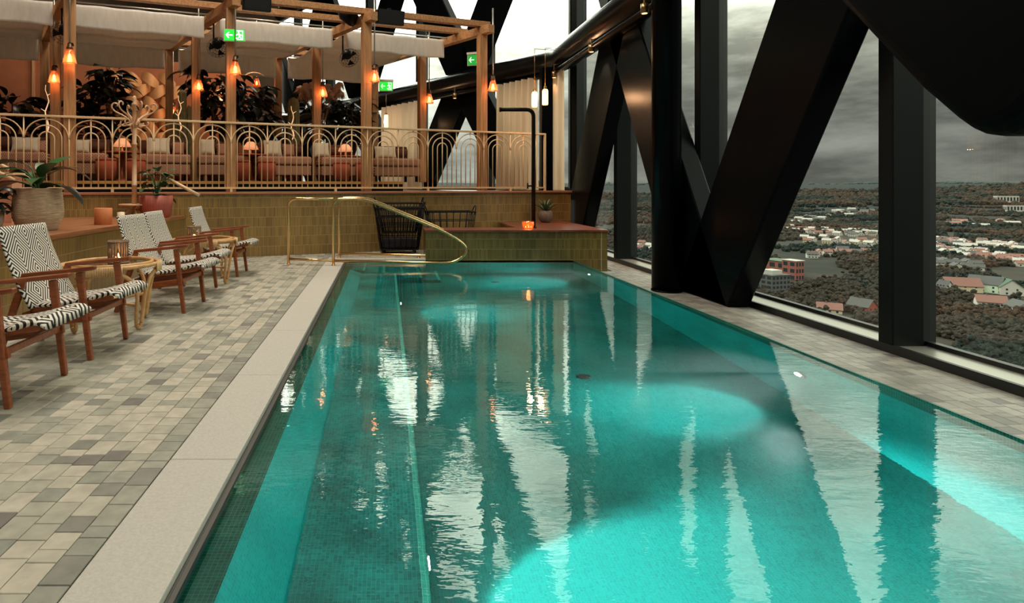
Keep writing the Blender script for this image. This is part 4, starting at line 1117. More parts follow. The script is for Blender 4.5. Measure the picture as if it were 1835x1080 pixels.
# ------------------------------------------------------------------ plants
def leaf_mesh(L, Wd, bend, mat, fold=0.15, n=7, name='leaf'):
    m = MB(); vs = []; fs = []
    for i in range(n + 1):
        t = i / n
        w = Wd * (math.sin(math.pi * min(1, t * 0.98 + 0.02)) ** 0.8) * (1 - 0.25 * t) + 0.002
        a = bend * t
        x = L * (math.sin(a) / bend if bend else t); z = L * ((1 - math.cos(a)) / bend if bend else 0)
        for sd in (-1, 0, 1): vs.append((x, sd * w / 2, -z + abs(sd) * fold * w))
    for i in range(n):
        for j in range(2): fs.append((i * 3 + j, i * 3 + j + 1, i * 3 + 4 + j, i * 3 + 3 + j))
    m.add(vs, fs, True)
    return m.mesh(name, mat)
def add_leaf(parent, me, loc, yaw, pitch, roll=0, sc=1.0):
    o = bpy.data.objects.new('leaf', me); C.objects.link(o); o.parent = parent
    o.location = loc; o.scale = (sc, sc, sc)
    o.rotation_euler = (Matrix.Rotation(yaw, 3, 'Z') @ Matrix.Rotation(-pitch, 3, 'Y') @ Matrix.Rotation(roll, 3, 'X')).to_euler()
    return o
basket_weave = M('basket_weave', rgb(210, 186, 154), 0.8, vary=0.3, vscale=12, bump=1.0, bscale=18, stretch=(0.8, 0.8, 9))
pink_pot_m = M('pink_pot', rgb(176, 92, 76), 0.6, vary=0.1, vscale=6)

# big basket planter on the ledge
t = thing('basket_planter', 'large woven basket planter with broad arching leaves on the wooden ledge', 'plant', (-3.80, 6.6, 0.72))
def strand(a, z): return 1 + 0.012 * math.sin(a * 26 + (int(z / 0.022) % 2) * math.pi)
BK = [(0.0, 0.185), (0.06, 0.215), (0.13, 0.243), (0.20, 0.252), (0.30, 0.246), (0.40, 0.236), (0.45, 0.232)]
def bk(z):
    for (z0, r0), (z1, r1) in zip(BK, BK[1:]):
        if z <= z1: return r0 + (r1 - r0) * (z - z0) / (z1 - z0)
prof = [(bk(0.015 * k) + (0.003 if k % 2 else -0.002), 0.015 * k) for k in range(0, 30)] + [(0.240, 0.44), (0.240, 0.455), (0.212, 0.455), (0.205, 0.40), (0, 0.40)]
m = MB(); m.lathe(prof, n=96, wob=strand); m.build('basket', basket_weave, t)
m = MB(); m.lathe([(0.205, 0.40), (0.0, 0.41)], n=20); m.build('soil', soil, t)
rg = random.Random(3)
lm = [leaf_mesh(0.50, 0.21, 1.0, leaf_green, 0.08), leaf_mesh(0.58, 0.19, 1.25, leaf_dark, 0.08), leaf_mesh(0.42, 0.19, 0.8, leaf_green, 0.08)]
for k, (yaw, rise, reach, pit, l) in enumerate(((0.05, 0.22, 0.10, 0.35, 1), (-0.25, 0.05, 0.10, 0.25, 1), (0.5, 0.16, 0.08, 0.7, 0), (3.0, 0.20, 0.12, 0.25, 1), (3.5, 0.24, 0.18, 0.15, 0), (2.5, 0.12, 0.10, 0.7, 0), (-2.7, 0.10, 0.16, 0.1, 1), (-1.2, 0.08, 0.08, 0.5, 0),
        (-0.7, 0.15, 0.06, 0.75, 2), (-1.9, 0.12, 0.10, 0.4, 2), (3.25, 0.10, 0.20, -0.1, 1), (0.9, 0.2, 0.05, 0.9, 2), (-0.45, 0.02, 0.05, 0.5, 2), (1.8, 0.16, 0.08, 0.8, 0), (3.1, 0.28, 0.10, 0.4, 0))):
    tip = (reach * math.cos(yaw), reach * math.sin(yaw), 0.42 + rise)
    add_leaf(t, lm[l], tip, yaw, pit, rg.uniform(-0.35, 0.35), rg.uniform(0.9, 1.1))
    m = MB(); m.tube(bezier([(0.02 * math.cos(yaw), 0.02 * math.sin(yaw), 0.40), (0.02 * math.cos(yaw), 0.02 * math.sin(yaw), 0.42 + rise * 0.7), tip], 6), 0.007, 5); m.build('stem', leaf_green, t)
# second plant, left, low
t = thing('trailing_plant', 'trailing dark leaved plant in a pale pot at the left picture edge', 'plant', (-4.15, 6.3, 0.72))
m = MB(); m.lathe([(0.11, 0), (0.14, 0.1), (0.15, 0.22), (0.135, 0.22), (0.13, 0.18), (0, 0.18)], n=20); m.build('pot', M('pale_pot', rgb(190, 178, 160), 0.7, vary=0.2, vscale=30), t)
l2 = leaf_mesh(0.20, 0.10, 1.2, leaf_dark)
for k in range(22):
    yaw = rg.uniform(-1.2, 1.2); add_leaf(t, l2, (rg.uniform(-0.05, 0.14), rg.uniform(-0.1, 0.1), rg.uniform(0.2, 0.5)), yaw, rg.uniform(-0.5, 0.9), rg.uniform(-0.6, 0.6), rg.uniform(0.7, 1.2))
# pink pot with leafy plant
t = thing('pink_planter', 'ribbed terracotta pink pot with a bushy green plant beside the coat stand', 'plant', (-3.50, 9.22, 0.72))
m = MB(); m.lathe([(0.185, 0), (0.20, 0.01), (0.238, 0.20), (0.240, 0.335), (0.222, 0.335), (0.215, 0.28), (0, 0.28)], n=96, wob=lambda a, z: 1 + 0.012 * math.sin(a * 36)); m.build('pot', pink_pot_m, t)
m = MB(); m.lathe([(0.215, 0.285), (0.0, 0.30)], n=20); m.build('soil', soil, t)
l3 = leaf_mesh(0.20, 0.13, 0.9, leaf_green, 0.1); l4 = leaf_mesh(0.15, 0.11, 0.8, leaf_pale, 0.1)
for k in range(26):
    yaw = rg.uniform(0, 6.28); h = 0.30 + 0.42 * rg.random(); rr = 0.05 + 0.14 * rg.random()
    loc = (rr * math.cos(yaw), rr * math.sin(yaw), h)
    add_leaf(t, rg.choice([l3, l3, l4]), loc, yaw + rg.uniform(-0.5, 0.5), rg.uniform(-0.1, 0.7), rg.uniform(-0.5, 0.5), rg.uniform(0.8, 1.2))
    m = MB(); m.tube(bezier([(0.02 * math.cos(yaw), 0.02 * math.sin(yaw), 0.29), (0.02, 0, h * 0.8), loc], 5), 0.004, 5); m.build('stem', leaf_green, t)

# agave in ribbed pot on the block
t = thing('agave_pot', 'small spiky succulent in a ribbed stone pot on the tiled block', 'plant', (3.17, 11.9, ZBK))
m = MB(); m.lathe([(0.075, 0), (0.11, 0.03), (0.145, 0.11), (0.13, 0.20), (0.10, 0.235), (0.085, 0.235), (0.085, 0.2), (0, 0.2)], n=60, wob=lambda a, z: 1 + 0.03 * math.sin(a * 15)); m.build('pot', M('ribbed_stone_pot', rgb(112, 92, 76), 0.7, vary=0.2, vscale=20), t)
l5 = leaf_mesh(0.30, 0.045, 0.35, leaf_pale, 0.3)
for k in range(20):
    add_leaf(t, l5, (0, 0, 0.2), k * 2.4, 0.55 + 0.85 * (k / 20), 0, rg.uniform(0.85, 1.1))

# deep dark indoor trees behind the sofas
def dark_tree(x, d, base_z, h, spread, label, nleaf, lsize=0.34, mat=leaf_dark, droop=1.1):
    s, Y = ray_s(x, d); p = D(s, d, base_z)
    t = thing('indoor_tree', label, 'plant', p, rg.random() * 6, 'dark leafy plants on the deck')
    m = MB(); m.lathe([(0.16, 0), (0.19, 0.02), (0.22, 0.30), (0.20, 0.30), (0.2, 0.26), (0, 0.26)], n=20); m.build('pot', brown_uph, t)
    for k in range(3):
        a = k * 2.1; m = MB(); m.tube(bezier([(0, 0, 0.26), (0.05 * math.cos(a), 0.05 * math.sin(a), h * 0.5), (spread * 0.45 * math.cos(a), spread * 0.45 * math.sin(a), h * 0.92)], 8), 0.014, 6); m.build('stem', brown_uph, t)
    me = leaf_mesh(lsize, lsize * 0.42, droop, mat)
    for k in range(nleaf):
        a = rg.uniform(0, 6.28); rr = spread * math.sqrt(rg.random()) * 0.8; z = h * (0.42 + 0.58 * rg.random() ** 0.8)
        add_leaf(t, me, (rr * math.cos(a), rr * math.sin(a), z), a + rg.uniform(-0.8, 0.8), rg.uniform(-0.3, 0.8), rg.uniform(-0.7, 0.7), rg.uniform(0.7, 1.25))
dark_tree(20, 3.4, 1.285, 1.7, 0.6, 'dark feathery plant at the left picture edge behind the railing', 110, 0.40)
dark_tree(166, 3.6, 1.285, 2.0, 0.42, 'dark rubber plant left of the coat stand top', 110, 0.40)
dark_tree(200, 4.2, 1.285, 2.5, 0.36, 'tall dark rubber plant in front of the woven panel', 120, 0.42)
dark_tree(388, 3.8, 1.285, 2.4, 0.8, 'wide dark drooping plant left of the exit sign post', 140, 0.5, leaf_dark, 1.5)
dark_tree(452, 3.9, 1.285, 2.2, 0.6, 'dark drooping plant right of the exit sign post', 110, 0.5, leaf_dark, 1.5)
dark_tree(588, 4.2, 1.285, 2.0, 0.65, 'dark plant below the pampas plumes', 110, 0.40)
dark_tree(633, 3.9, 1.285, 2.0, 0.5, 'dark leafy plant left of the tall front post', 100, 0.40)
# cacti
def cactus(x, y_top, d, r, label, arms=()):
    s, Y = ray_s(x, d); p = D(s, d, 1.285); h = zat(y_top, Y) - 1.285
    t = thing('column_cactus', label, 'plant', p, AZ)
    m = MB(); m.lathe([(0.15, 0), (0.17, 0.02), (0.18, 0.26), (0.16, 0.26), (0, 0.24)], n=18); m.build('pot', rust, t)
    def rib(a, z): return 1 + 0.12 * math.cos(a * 9)
    m = MB(); m.lathe([(r * 0.8, 0.24), (r, 0.5), (r * 1.02, h * 0.6), (r * 0.95, h - r * 1.2), (r * 0.7, h - r * 0.4), (r * 0.3, h - 0.02), (0, h)], n=54, wob=rib); m.build('column', cactus_green, t)
    for (a, z0, z1) in arms:
        m = MB(); m.lathe([(r * 0.5, 0.24), (r * 0.62, 0.5), (r * 0.6, z1 - 0.1), (r * 0.3, z1 - 0.02), (0, z1)], c=(a, 0.03, 0), n=45, wob=rib); m.build('column', cactus_green, t)
cactus(526, 174, 3.0, 0.125, 'stout ribbed column cactus right of the exit sign post')
cactus(327, 160, 3.0, 0.08, 'slender cactus pair left of the rear post by the coat stand', ((-0.14, 0, 1.5), (0.13, 0, 1.62)))
# glowing twigs between the plants
def light_twig(x, y0, y1, d, label):
    s, Y = ray_s(x, d); p = D(s, d, 1.285); za, zb = zat(y0, Y) - 1.285, zat(y1, Y) - 1.285
    t = thing('light_twig', label, 'lamp', p, AZ, 'glowing twigs among the plants')
    m = MB(); m.lathe([(0.06, 0), (0.06, 0.015), (0.012, 0.02), (0.010, zb)], n=12); m.build('stand', brass, t)
    n = 9; pts = [Vector((0.03 * math.sin(k * 1.3), 0.02 * math.cos(k * 2.1), zb + (za - zb) * k / n)) for k in range(n + 1)]
    m = MB(); m.tube(pts, [0.010] + [0.015 - 0.0012 * k for k in range(n)], 7)
    for k in (4, 7): 
        sg = 1 if k % 2 else -1; m.tube([pts[k], pts[k] + Vector((sg * 0.07, 0, 0.05))], [0.009, 0.004], 5)
    m.build('twig', M('twig_glow', (1, 0.8, 0.6, 1), 0.5, emit=(1.0, 0.55, 0.30, 1), estr=0.9), t)
light_twig(84, 152, 238, 2.6, 'glowing curved twig left of the front post at far left')
light_twig(524, 190, 250, 2.5, 'glowing twig left of the stout column cactus')
light_twig(322, 172, 236, 2.6, 'glowing twig beside the slender cactus pair')
# pampas plumes
t0s, Yp = ray_s(572, 3.7); pp = D(t0s, 3.7, 1.285)
t = thing('pampas_vase', 'vase of feathery pink pampas plumes hanging under the awning', 'plant', pp, AZ)
m = MB(); m.lathe([(0.09, 0), (0.14, 0.1), (0.15, 0.3), (0.07, 0.5), (0.09, 0.55)], n=20); m.build('vase', rust, t)
plume = M('pampas', rgb(196, 156, 130), 0.95, vary=0.2, vscale=40)
zt_ = zat(152, Yp) - 1.285
for k in range(20):
    a = k * 2.4; rr = 0.30 + 0.25 * rg.random()
    tip = Vector((rr * math.cos(a) * 1.25, rr * math.sin(a) * 0.6, zt_ + rg.uniform(-0.15, 0.2)))
    pts = bezier([(0, 0, 0.5), (0.05 * math.cos(a), 0.05 * math.sin(a), zt_ * 0.7), tip * 0.8 + Vector((0, 0, zt_ * 0.25)), tip - Vector((0, 0, 0.2))], 12)
    m = MB(); m.tube(pts[:8], 0.005, 5); m.build('stem', plume, t)
    m = MB(); b0 = pts[7:]; m.tube(b0, [0.02, 0.06, 0.08, 0.075, 0.05, 0.012][:len(b0)], 7)
    for q in range(110):
        i = rg.randrange(0, len(b0) - 1); c = b0[i].lerp(b0[i + 1], rg.random()); dr = Vector((rg.uniform(-1, 1), rg.uniform(-1, 1), rg.uniform(-1.2, 0.1))).normalized() * 0.15
        sd = dr.cross(Vector((0, 0, 1))).normalized() * 0.012
        m.add([c - sd, c + sd, c + dr], [(0, 1, 2)])
    m.build('plume', plume, t)

# ------------------------------------------------------------------ fans, loudspeakers, signs
def fan(i, dz, label):
    p = POST[i] - U * 0.06 - NN * 0.0 + Vector((0, 0, dz))
    p = POST[i] + W * 0.42 - U * 0.02 + Vector((0, 0, dz))
    t = thing('wall_fan', label, 'fan', p, AZ + 0.5, 'black cage fans under the pergola')
    m = MB(); m.tube([(0, 0, 0.02), (0, 0, 0.34)], 0.016, 8); m.tube([(0, 0, 0.02), (-0.0, -0.10, -0.02)], 0.018, 8); m.build('bracket', black_iron, t)
    ax = Vector((-0.35, -0.72, -0.6)).normalized(); e1 = ax.cross(Vector((0, 0, 1))).normalized(); e2 = e1.cross(ax)
    c0 = Vector((0, -0.10, -0.02))
    m = MB(); m.tube([c0 - ax * 0.04, c0 - ax * 0.02, c0 + ax * 0.10, c0 + ax * 0.13], [0.05, 0.085, 0.085, 0.05], 16); m.build('motor', black_iron, t)
    m = MB(); cc = c0 + ax * 0.20
    for rr, off in ((0.06, 0.07), (0.11, 0.06), (0.16, 0.035), (0.195, 0.0), (0.16, -0.05), (0.10, -0.075)):
        m.tube([cc + ax * off + e1 * rr * math.cos(a) + e2 * rr * math.sin(a) for a in [2 * math.pi * k / 24 for k in range(24)]], 0.0028, 5, closed=True)
    for k in range(18):
        a = 2 * math.pi * k / 18; dr = e1 * math.cos(a) + e2 * math.sin(a)
        m.tube([cc - ax * 0.08 + dr * 0.06, cc - ax * 0.05 + dr * 0.16, cc + dr * 0.195, cc + ax * 0.035 + dr * 0.16, cc + ax * 0.07 + dr * 0.05], 0.0022, 4)
    m.build('cage', black_iron, t)
    for k in range(3):
        m = MB(); a0 = k * 2.094
        m.add([cc + (e1 * math.cos(a0) + e2 * math.sin(a0)) * 0.03 + ax * 0.01, cc + (e1 * math.cos(a0 - 0.35) + e2 * math.sin(a0 - 0.35)) * 0.165 + ax * 0.02, cc + (e1 * math.cos(a0 + 0.45) + e2 * math.sin(a0 + 0.45)) * 0.165 - ax * 0.02], [(0, 1, 2)])
        m.build('blade', black_iron, t, solid=0.004)
fan(1, 3.82, 'black cage fan behind the front post left of the coat stand')
fan(2, 3.80, 'black cage fan beside the bright exit sign')
fan(3, 3.80, 'black cage fan under the awnings left of the tall front post')
def speaker(x, y, w_px, label, d=-0.05):
    s, Y = ray_s(x, d); p = D(s, d, zat(y, Y)); w = w_px / F * Y
    t = thing('loudspeaker', label, 'speaker', p, AZ, 'black loudspeakers on the pergola')
    m = MB(); m.prism([(-w / 2, 0.05, -0.13), (-w / 2, 0.22, -0.10), (-w / 2, 0.22, 0.13), (-w / 2, 0, 0.13)], (w, 0, 0)); m.build('body', black_iron, t, bevel=0.01)
    m = MB(); m.add([(-w / 2 + 0.02, -0.004 + 0.05, -0.12), (w / 2 - 0.02, 0.046, -0.12), (w / 2 - 0.02, -0.004, 0.12), (-w / 2 + 0.02, -0.004, 0.12)], [(0, 1, 2, 3)]); m.build('grille', M('speaker_cloth', (0.008, 0.008, 0.008, 1), 0.9, bump=0.5, bscale=200), t)
    m = MB(); m.box(-0.03, 0.03, 0.1, 0.16, 0.13, 0.19); m.build('bracket', black_iron, t)
speaker(462, 4, 50, 'black loudspeaker at the top edge right of the exit sign')
speaker(702, 30, 52, 'black loudspeaker on the beam right of the tall front post')
s_, Y_ = ray_s(625, 0.35); p_ = D(s_, 0.35, zat(30, Y_))
t = thing('stage_spotlight', 'black round spotlight hanging from the pergola left of the loudspeaker', 'lamp', p_, AZ)
m = MB(); m.tube([(0.10, -0.06, -0.08), (0.06, -0.03, -0.05), (-0.10, 0.06, 0.06), (-0.14, 0.09, 0.09)], [0.12, 0.13, 0.11, 0.05], 18); m.build('housing', black_iron, t)
m = MB(); m.tube([(-0.05, 0.03, 0.03), (-0.05, 0.03, 0.16)], 0.012, 8); m.build('bracket', black_iron, t)

def exit_sign(p, rz, w, h, label, green, white, top=True):
    t = thing('exit_sign', label, 'sign', p, rz, 'green escape signs')
    m = MB(); m.box(-w / 2, w / 2, 0, 0.04, 0, h); m.build('housing', white_metal, t)
    m = MB(); e = 0.012; m.box(-w / 2 + e, w / 2 - e, -0.004, 0.0, e, h - e); pl = m.build('panel', green, t)
    if top:
        m = MB(); m.box(-w / 2 - 0.01, w / 2 + 0.01, -0.02, 0.06, h, h + 0.045); m.build('top_housing', white_metal, t)
    def flat(polys, nm):
        m = MB()
        for q in polys: m.prism([((x - 0.5) * w, -0.0045, z * h) for x, z in q], (0, -0.003, 0))
        m.build(nm, white, pl)
    # arrow pointing left
    flat([[(0.10, 0.50), (0.22, 0.74), (0.27, 0.74), (0.18, 0.54), (0.42, 0.54), (0.42, 0.46), (0.18, 0.46), (0.27, 0.26), (0.22, 0.26)]], 'arrow')
    # running man in a doorway
    flat([[(0.62, 0.12), (0.90, 0.12), (0.90, 0.88), (0.62, 0.88), (0.62, 0.82), (0.86, 0.82), (0.86, 0.18), (0.62, 0.18)]], 'doorway')
    cx, cz = 0.70, 0.73
    head = [(cx + 0.035 * math.cos(a) , cz + 0.075 * math.sin(a)) for a in [2 * math.pi * k / 12 for k in range(12)]]
    flat([head, [(0.66, 0.64), (0.75, 0.64), (0.79, 0.42), (0.72, 0.38)], [(0.66, 0.64), (0.58, 0.52), (0.60, 0.46), (0.68, 0.56)], [(0.74, 0.62), (0.84, 0.52), (0.83, 0.47), (0.75, 0.54)],
          [(0.72, 0.42), (0.66, 0.30), (0.56, 0.28), (0.56, 0.22), (0.68, 0.23), (0.76, 0.38)], [(0.76, 0.42), (0.82, 0.30), (0.82, 0.16), (0.78, 0.16), (0.77, 0.28), (0.72, 0.38)]], 'running_figure')
    return t
Y_ = POST[2].y - 0.16; p_ = P(420, 74, Y_)
exit_sign(p_, AZ * 0.4, 38 / F * Y_, 22 / F * Y_, 'brightly glowing green exit sign on the front post', exit_green_bright, exit_white_bright, False)
p_ = P(852, 117, 13.2); exit_sign(p_, -0.35, 0.36, 0.245, 'dark green exit sign with arrow half hidden by the last post', exit_green, exit_white)
p_ = P(692, 163, 15.6); exit_sign(p_, 0.1, 0.35, 0.25, 'green exit sign beside the tall front post, by the curtains', exit_green_bright, exit_white)

# brass spot fixtures below the ring beam and glass pendants
def spot_fix(p, label, e=9, tg=(0, 0, -3)):
    t = thing('spot_fixture', label, 'lamp', p, 0, 'small brass spot fixtures below the ring beam')
    m = MB(); m.lathe([(0.045, 0), (0.05, 0.0), (0.05, 0.13), (0.012, 0.14), (0.012, 0.30)], n=18); m.build('cylinder', M('dark_brass', rgb(150, 120, 80), 0.3, metal=0.9), t)
    m = MB(); m.lathe([(0.036, -0.003), (0.036, 0.0), (0.0, 0.0)], n=14); m.build('lens', glow_tube, t)
    spot_light('spot_fixture_light', Vector(p) - Vector((0, 0, 0.02)), Vector(p) + Vector(tg), e, (1.0, 0.5, 0.26), 75, 0.6, 0.02)
for (x, y, Y, l) in ((1155, 24, 8.15, 'brass spot fixture at the top beside the round column'), (1060, 93, 10.6, 'brass spot fixture under the beam left of the column'), (993, 139, 12.9, 'brass spot fixture above the narrow curtain'), (815, 176, 15.6, 'brass spot fixture on the dark brace behind the last post')):
    spot_fix(P(x, y, Y), l, *((170, (0.45, 0.25, -1.0)) if x == 1060 else (9,)))
def pendant(p, label, L=0.5, h=0.30, r=0.055, up=0.45, arm=None):
    t = thing('pendant_lamp', label, 'lamp', p, 0, 'glowing glass pendants')
    m = MB(); m.lathe([(r * 0.92, 0), (r, 0.02), (r, h - 0.03), (r * 0.8, h), (0.02, h + 0.005), (0, h + 0.005)], n=18); m.build('glass', glow_tube, t)
    m = MB(); m.lathe([(r * 0.5, h + 0.006), (r * 0.5, h + 0.06), (0.01, h + 0.07)], n=12); m.build('cap', M('dark_brass', None), t)
    m = MB(); m.tube([(0, 0, h + 0.06), (0, 0, h + up)] + ([(arm[0], arm[1], h + up)] if arm else []), 0.007, 6); m.build('rod', M('dark_brass', None), t)
    point_light('pendant_light', Vector(p) + Vector((-0.10, -0.05, h / 2)), 14, (1.0, 0.55, 0.28), 0.05)
pendant(P(958, 192, 11.9), 'left glowing glass pendant before the curtain by the corner', up=0.85, arm=(0.85, 0.2))
pendant(P(977, 188, 11.7), 'right glowing glass pendant before the curtain by the corner', up=0.80, arm=(0.78, 0.1))
pendant(P(692, 228, 17.6), 'distant glowing glass pendant left of the pale curtain', 0.5, 0.36, 0.06, 0.6)
for x, y, d, l in ((460, 155, 4.6, 'small hanging amber lamp among plants left of the pair of rear posts'), (396, 173, 4.6, 'small hanging amber lamp in the drooping plant'), (310, 206, 4.8, 'small hanging amber lamp left of the slender cactus')):
    s, Y = ray_s(x, d); p = D(s, d, zat(y, Y)); t = dup(first, p, AZ, l, 'small amber lamps deep in the lounge')
    point_light('post_lamp_light', p + Vector((0, 0, -0.1)), 7, (1.0, 0.45, 0.2), 0.04)

# ------------------------------------------------------------------ curtains
def curtain_mat():
    m, nt, N, L, b = nodes('curtain_voile'); N.remove(b)
    d = N.new('ShaderNodeBsdfDiffuse'); d.inputs[0].default_value = rgb(222, 204, 178)
    tr = N.new('ShaderNodeBsdfTranslucent'); tr.inputs[0].default_value = rgb(226, 206, 176)
    mx = N.new('ShaderNodeMixShader'); mx.inputs[0].default_value = 0.35
    L.new(d.outputs[0], mx.inputs[1]); L.new(tr.outputs[0], mx.inputs[2]); L.new(mx.outputs[0], N['Material Output'].inputs[0])
    return m
voile = curtain_mat()
def curtain(a, b, z0, z1, folds, label, amp=0.12):
    a, b = Vector(a), Vector(b); n = (b - a).cross(Vector((0, 0, 1))).normalized()
    rg2 = random.Random(folds)
    ph = [rg2.uniform(0.75, 1.25) for _ in range(folds + 2)]
    def fn(u, v):
        k = u * folds; w = ph[int(k)] * (0.75 + 0.25 * (1 - v))
        p = a.lerp(b, u) + n * amp * w * math.sin(2 * math.pi * k) + Vector((0, 0, z0 + (z1 - z0) * v)); return p
    m = MB(); m.grid(fn, folds * 10, 6); o = m.build('curtain', voile)
    return tag(o, label, 'curtain')
def w2pt(s, d): p = CORN + W2 * s + IN2 * d; return p
curtain(w2pt(0.55, 0.95), w2pt(1.75, 0.95), 1.11, 3.66, 6, 'pale voile curtain behind the last post near the corner')
curtain(w2pt(4.9, 0.95), w2pt(6.9, 0.95), 1.11, 3.66, 7, 'pale voile curtain lit warm beyond the sofas')
curtain((3.62, 13.05, 0), (3.78, 12.75, 0), 1.11, 3.66, 2, 'narrow bundled pale curtain beside the first wall mullion', 0.05)

# ------------------------------------------------------------------ lounge chairs by the ledge
chair = thing('lounge_chair', 'x', 'chair', (0, 0, 0), 0, 'woven lounge chairs along the ledge')
hw = 0.285
for sg in (-1, 1):
    y = sg * hw
    m = MB(); m.beam((0.0, y, 0.0), (-0.075, y, 0.605), 0.034, 0.036, up=(1, 0, 0), w1=0.036, h1=0.050); m.build('leg', teak, chair, bevel=0.008)
    m = MB(); m.beam((-0.66, y * 0.90, 0.0), (-0.455, y, 0.575), 0.036, 0.045, up=(1, 0, 0), w1=0.032, h1=0.05); m.build('leg', teak, chair, bevel=0.008)
    # armrest: flat, slightly shaped
    m = MB(); pts = [(-0.475, y, 0.583, 0.032), (-0.36, y, 0.595, 0.044), (-0.15, y, 0.615, 0.058), (-0.02, y, 0.630, 0.060), (0.035, y, 0.636, 0.044)]
    vs = []; 
    for (x, yy, z, w) in pts: vs += [(x, yy - w / 2, z - 0.014), (x, yy + w / 2, z - 0.014), (x, yy + w / 2, z + 0.014), (x, yy - w / 2, z + 0.014)]
    fs = [(3, 2, 1, 0), (16, 17, 18, 19)]
    for i in range(4):
        for j in range(4): fs.append((i * 4 + j, i * 4 + (j + 1) % 4, i * 4 + 4 + (j + 1) % 4, i * 4 + 4 + j))
    m.add(vs, fs); m.build('armrest', teak, chair, bevel=0.007)
    m = MB(); m.beam((0.0, y * 0.97, 0.30), (-0.62, y * 0.97, 0.215), 0.028, 0.060); m.build('side_rail', teak, chair, bevel=0.006)
    m = MB(); m.beam((0.13, y * 0.80, 0.425), (-0.44, y * 0.80, 0.335), 0.030, 0.038); m.build('seat_rail', teak, chair, bevel=0.006)
    m = MB(); m.beam((-0.425, y * 0.72, 0.30), (-0.655, y * 0.66, 0.90), 0.030, 0.036, up=(1, 0, 0)); m.build('back_post', teak, chair, bevel=0.006)
m = MB(); m.beam((-0.03, -hw, 0.30), (-0.03, hw, 0.30), 0.026, 0.04); m.build('front_stretcher', teak, chair, bevel=0.005)
m = MB(); m.beam((-0.46, -hw, 0.30), (-0.46, hw, 0.30), 0.03, 0.05); m.build('rear_stretcher', teak, chair, bevel=0.005)
# woven seat: a thick rounded pad of cord, wrapped over the front bar
def pad(fn_mid, nv, hwid, th, name, mat):
    m = MB()
    ring = []
    for j in range(nv + 1):
        c, nrm, w = fn_mid(j / nv)
        row = []
        N_ = 20
        for i in range(N_):
            a = 2 * math.pi * i / N_
            ca, sa = math.cos(a), math.sin(a)
            yy = w * math.copysign(abs(ca) ** 0.35, ca); tt = th / 2 * math.copysign(abs(sa) ** 0.75, sa)
            row.append(Vector((c[0], yy, c[1])) + Vector((nrm[0], 0, nrm[1])) * tt)
        ring.append(row)
    vs = [p for r in ring for p in r]; k = len(ring[0])
    fs = [(j * k + i, j * k + (i + 1) % k, (j + 1) * k + (i + 1) % k, (j + 1) * k + i) for j in range(nv) for i in range(k)]
    fs += [tuple(reversed(range(k))), tuple(nv * k + i for i in range(k))]
    m.add(vs, fs, True); return m.build(name, mat, chair)
def seat_mid(t):
    x = -0.44 + 0.62 * t
    z = 0.365 + 0.115 * t - 0.03 * math.sin(math.pi * t) - (0.05 * max(0, (t - 0.85) / 0.15) ** 2)
    return (x, z), (-0.16, 0.987), 0.256 + 0.008 * t
pad(seat_mid, 16, 0.25, 0.045, 'seat', weave_seat)
def back_mid(t):
    x = -0.405 - 0.235 * t - 0.025 * math.sin(math.pi * t); z = 0.355 + 0.555 * t
    return (x, z), (0.925, 0.38), 0.312 - 0.022 * t
pad(back_mid, 14, 0.25, 0.04, 'backrest', weave_back)
CH = [(-2.03, 3.535, 'nearest woven chair, cut by the left picture edge'), (-2.03, 4.44, 'second woven chair, left of the rattan table with lantern'), (-1.885, 5.96, 'third woven chair, right of the near rattan table'),
      (-1.98, 6.83, 'fourth woven chair, left of the far rattan table'), (-1.95, 8.23, 'farthest woven chair, near the brass handrail')]
for i, (x, y, l) in enumerate(CH):
    l = l.replace('woven chair', 'black and white woven teak chair')
    if i == 0: chair.location = (x, y, 0.0); chair['label'] = l
    else: dup(chair, (x, y, 0.0), [0, 0, -0.03, 0.04, 0.02][i], l)

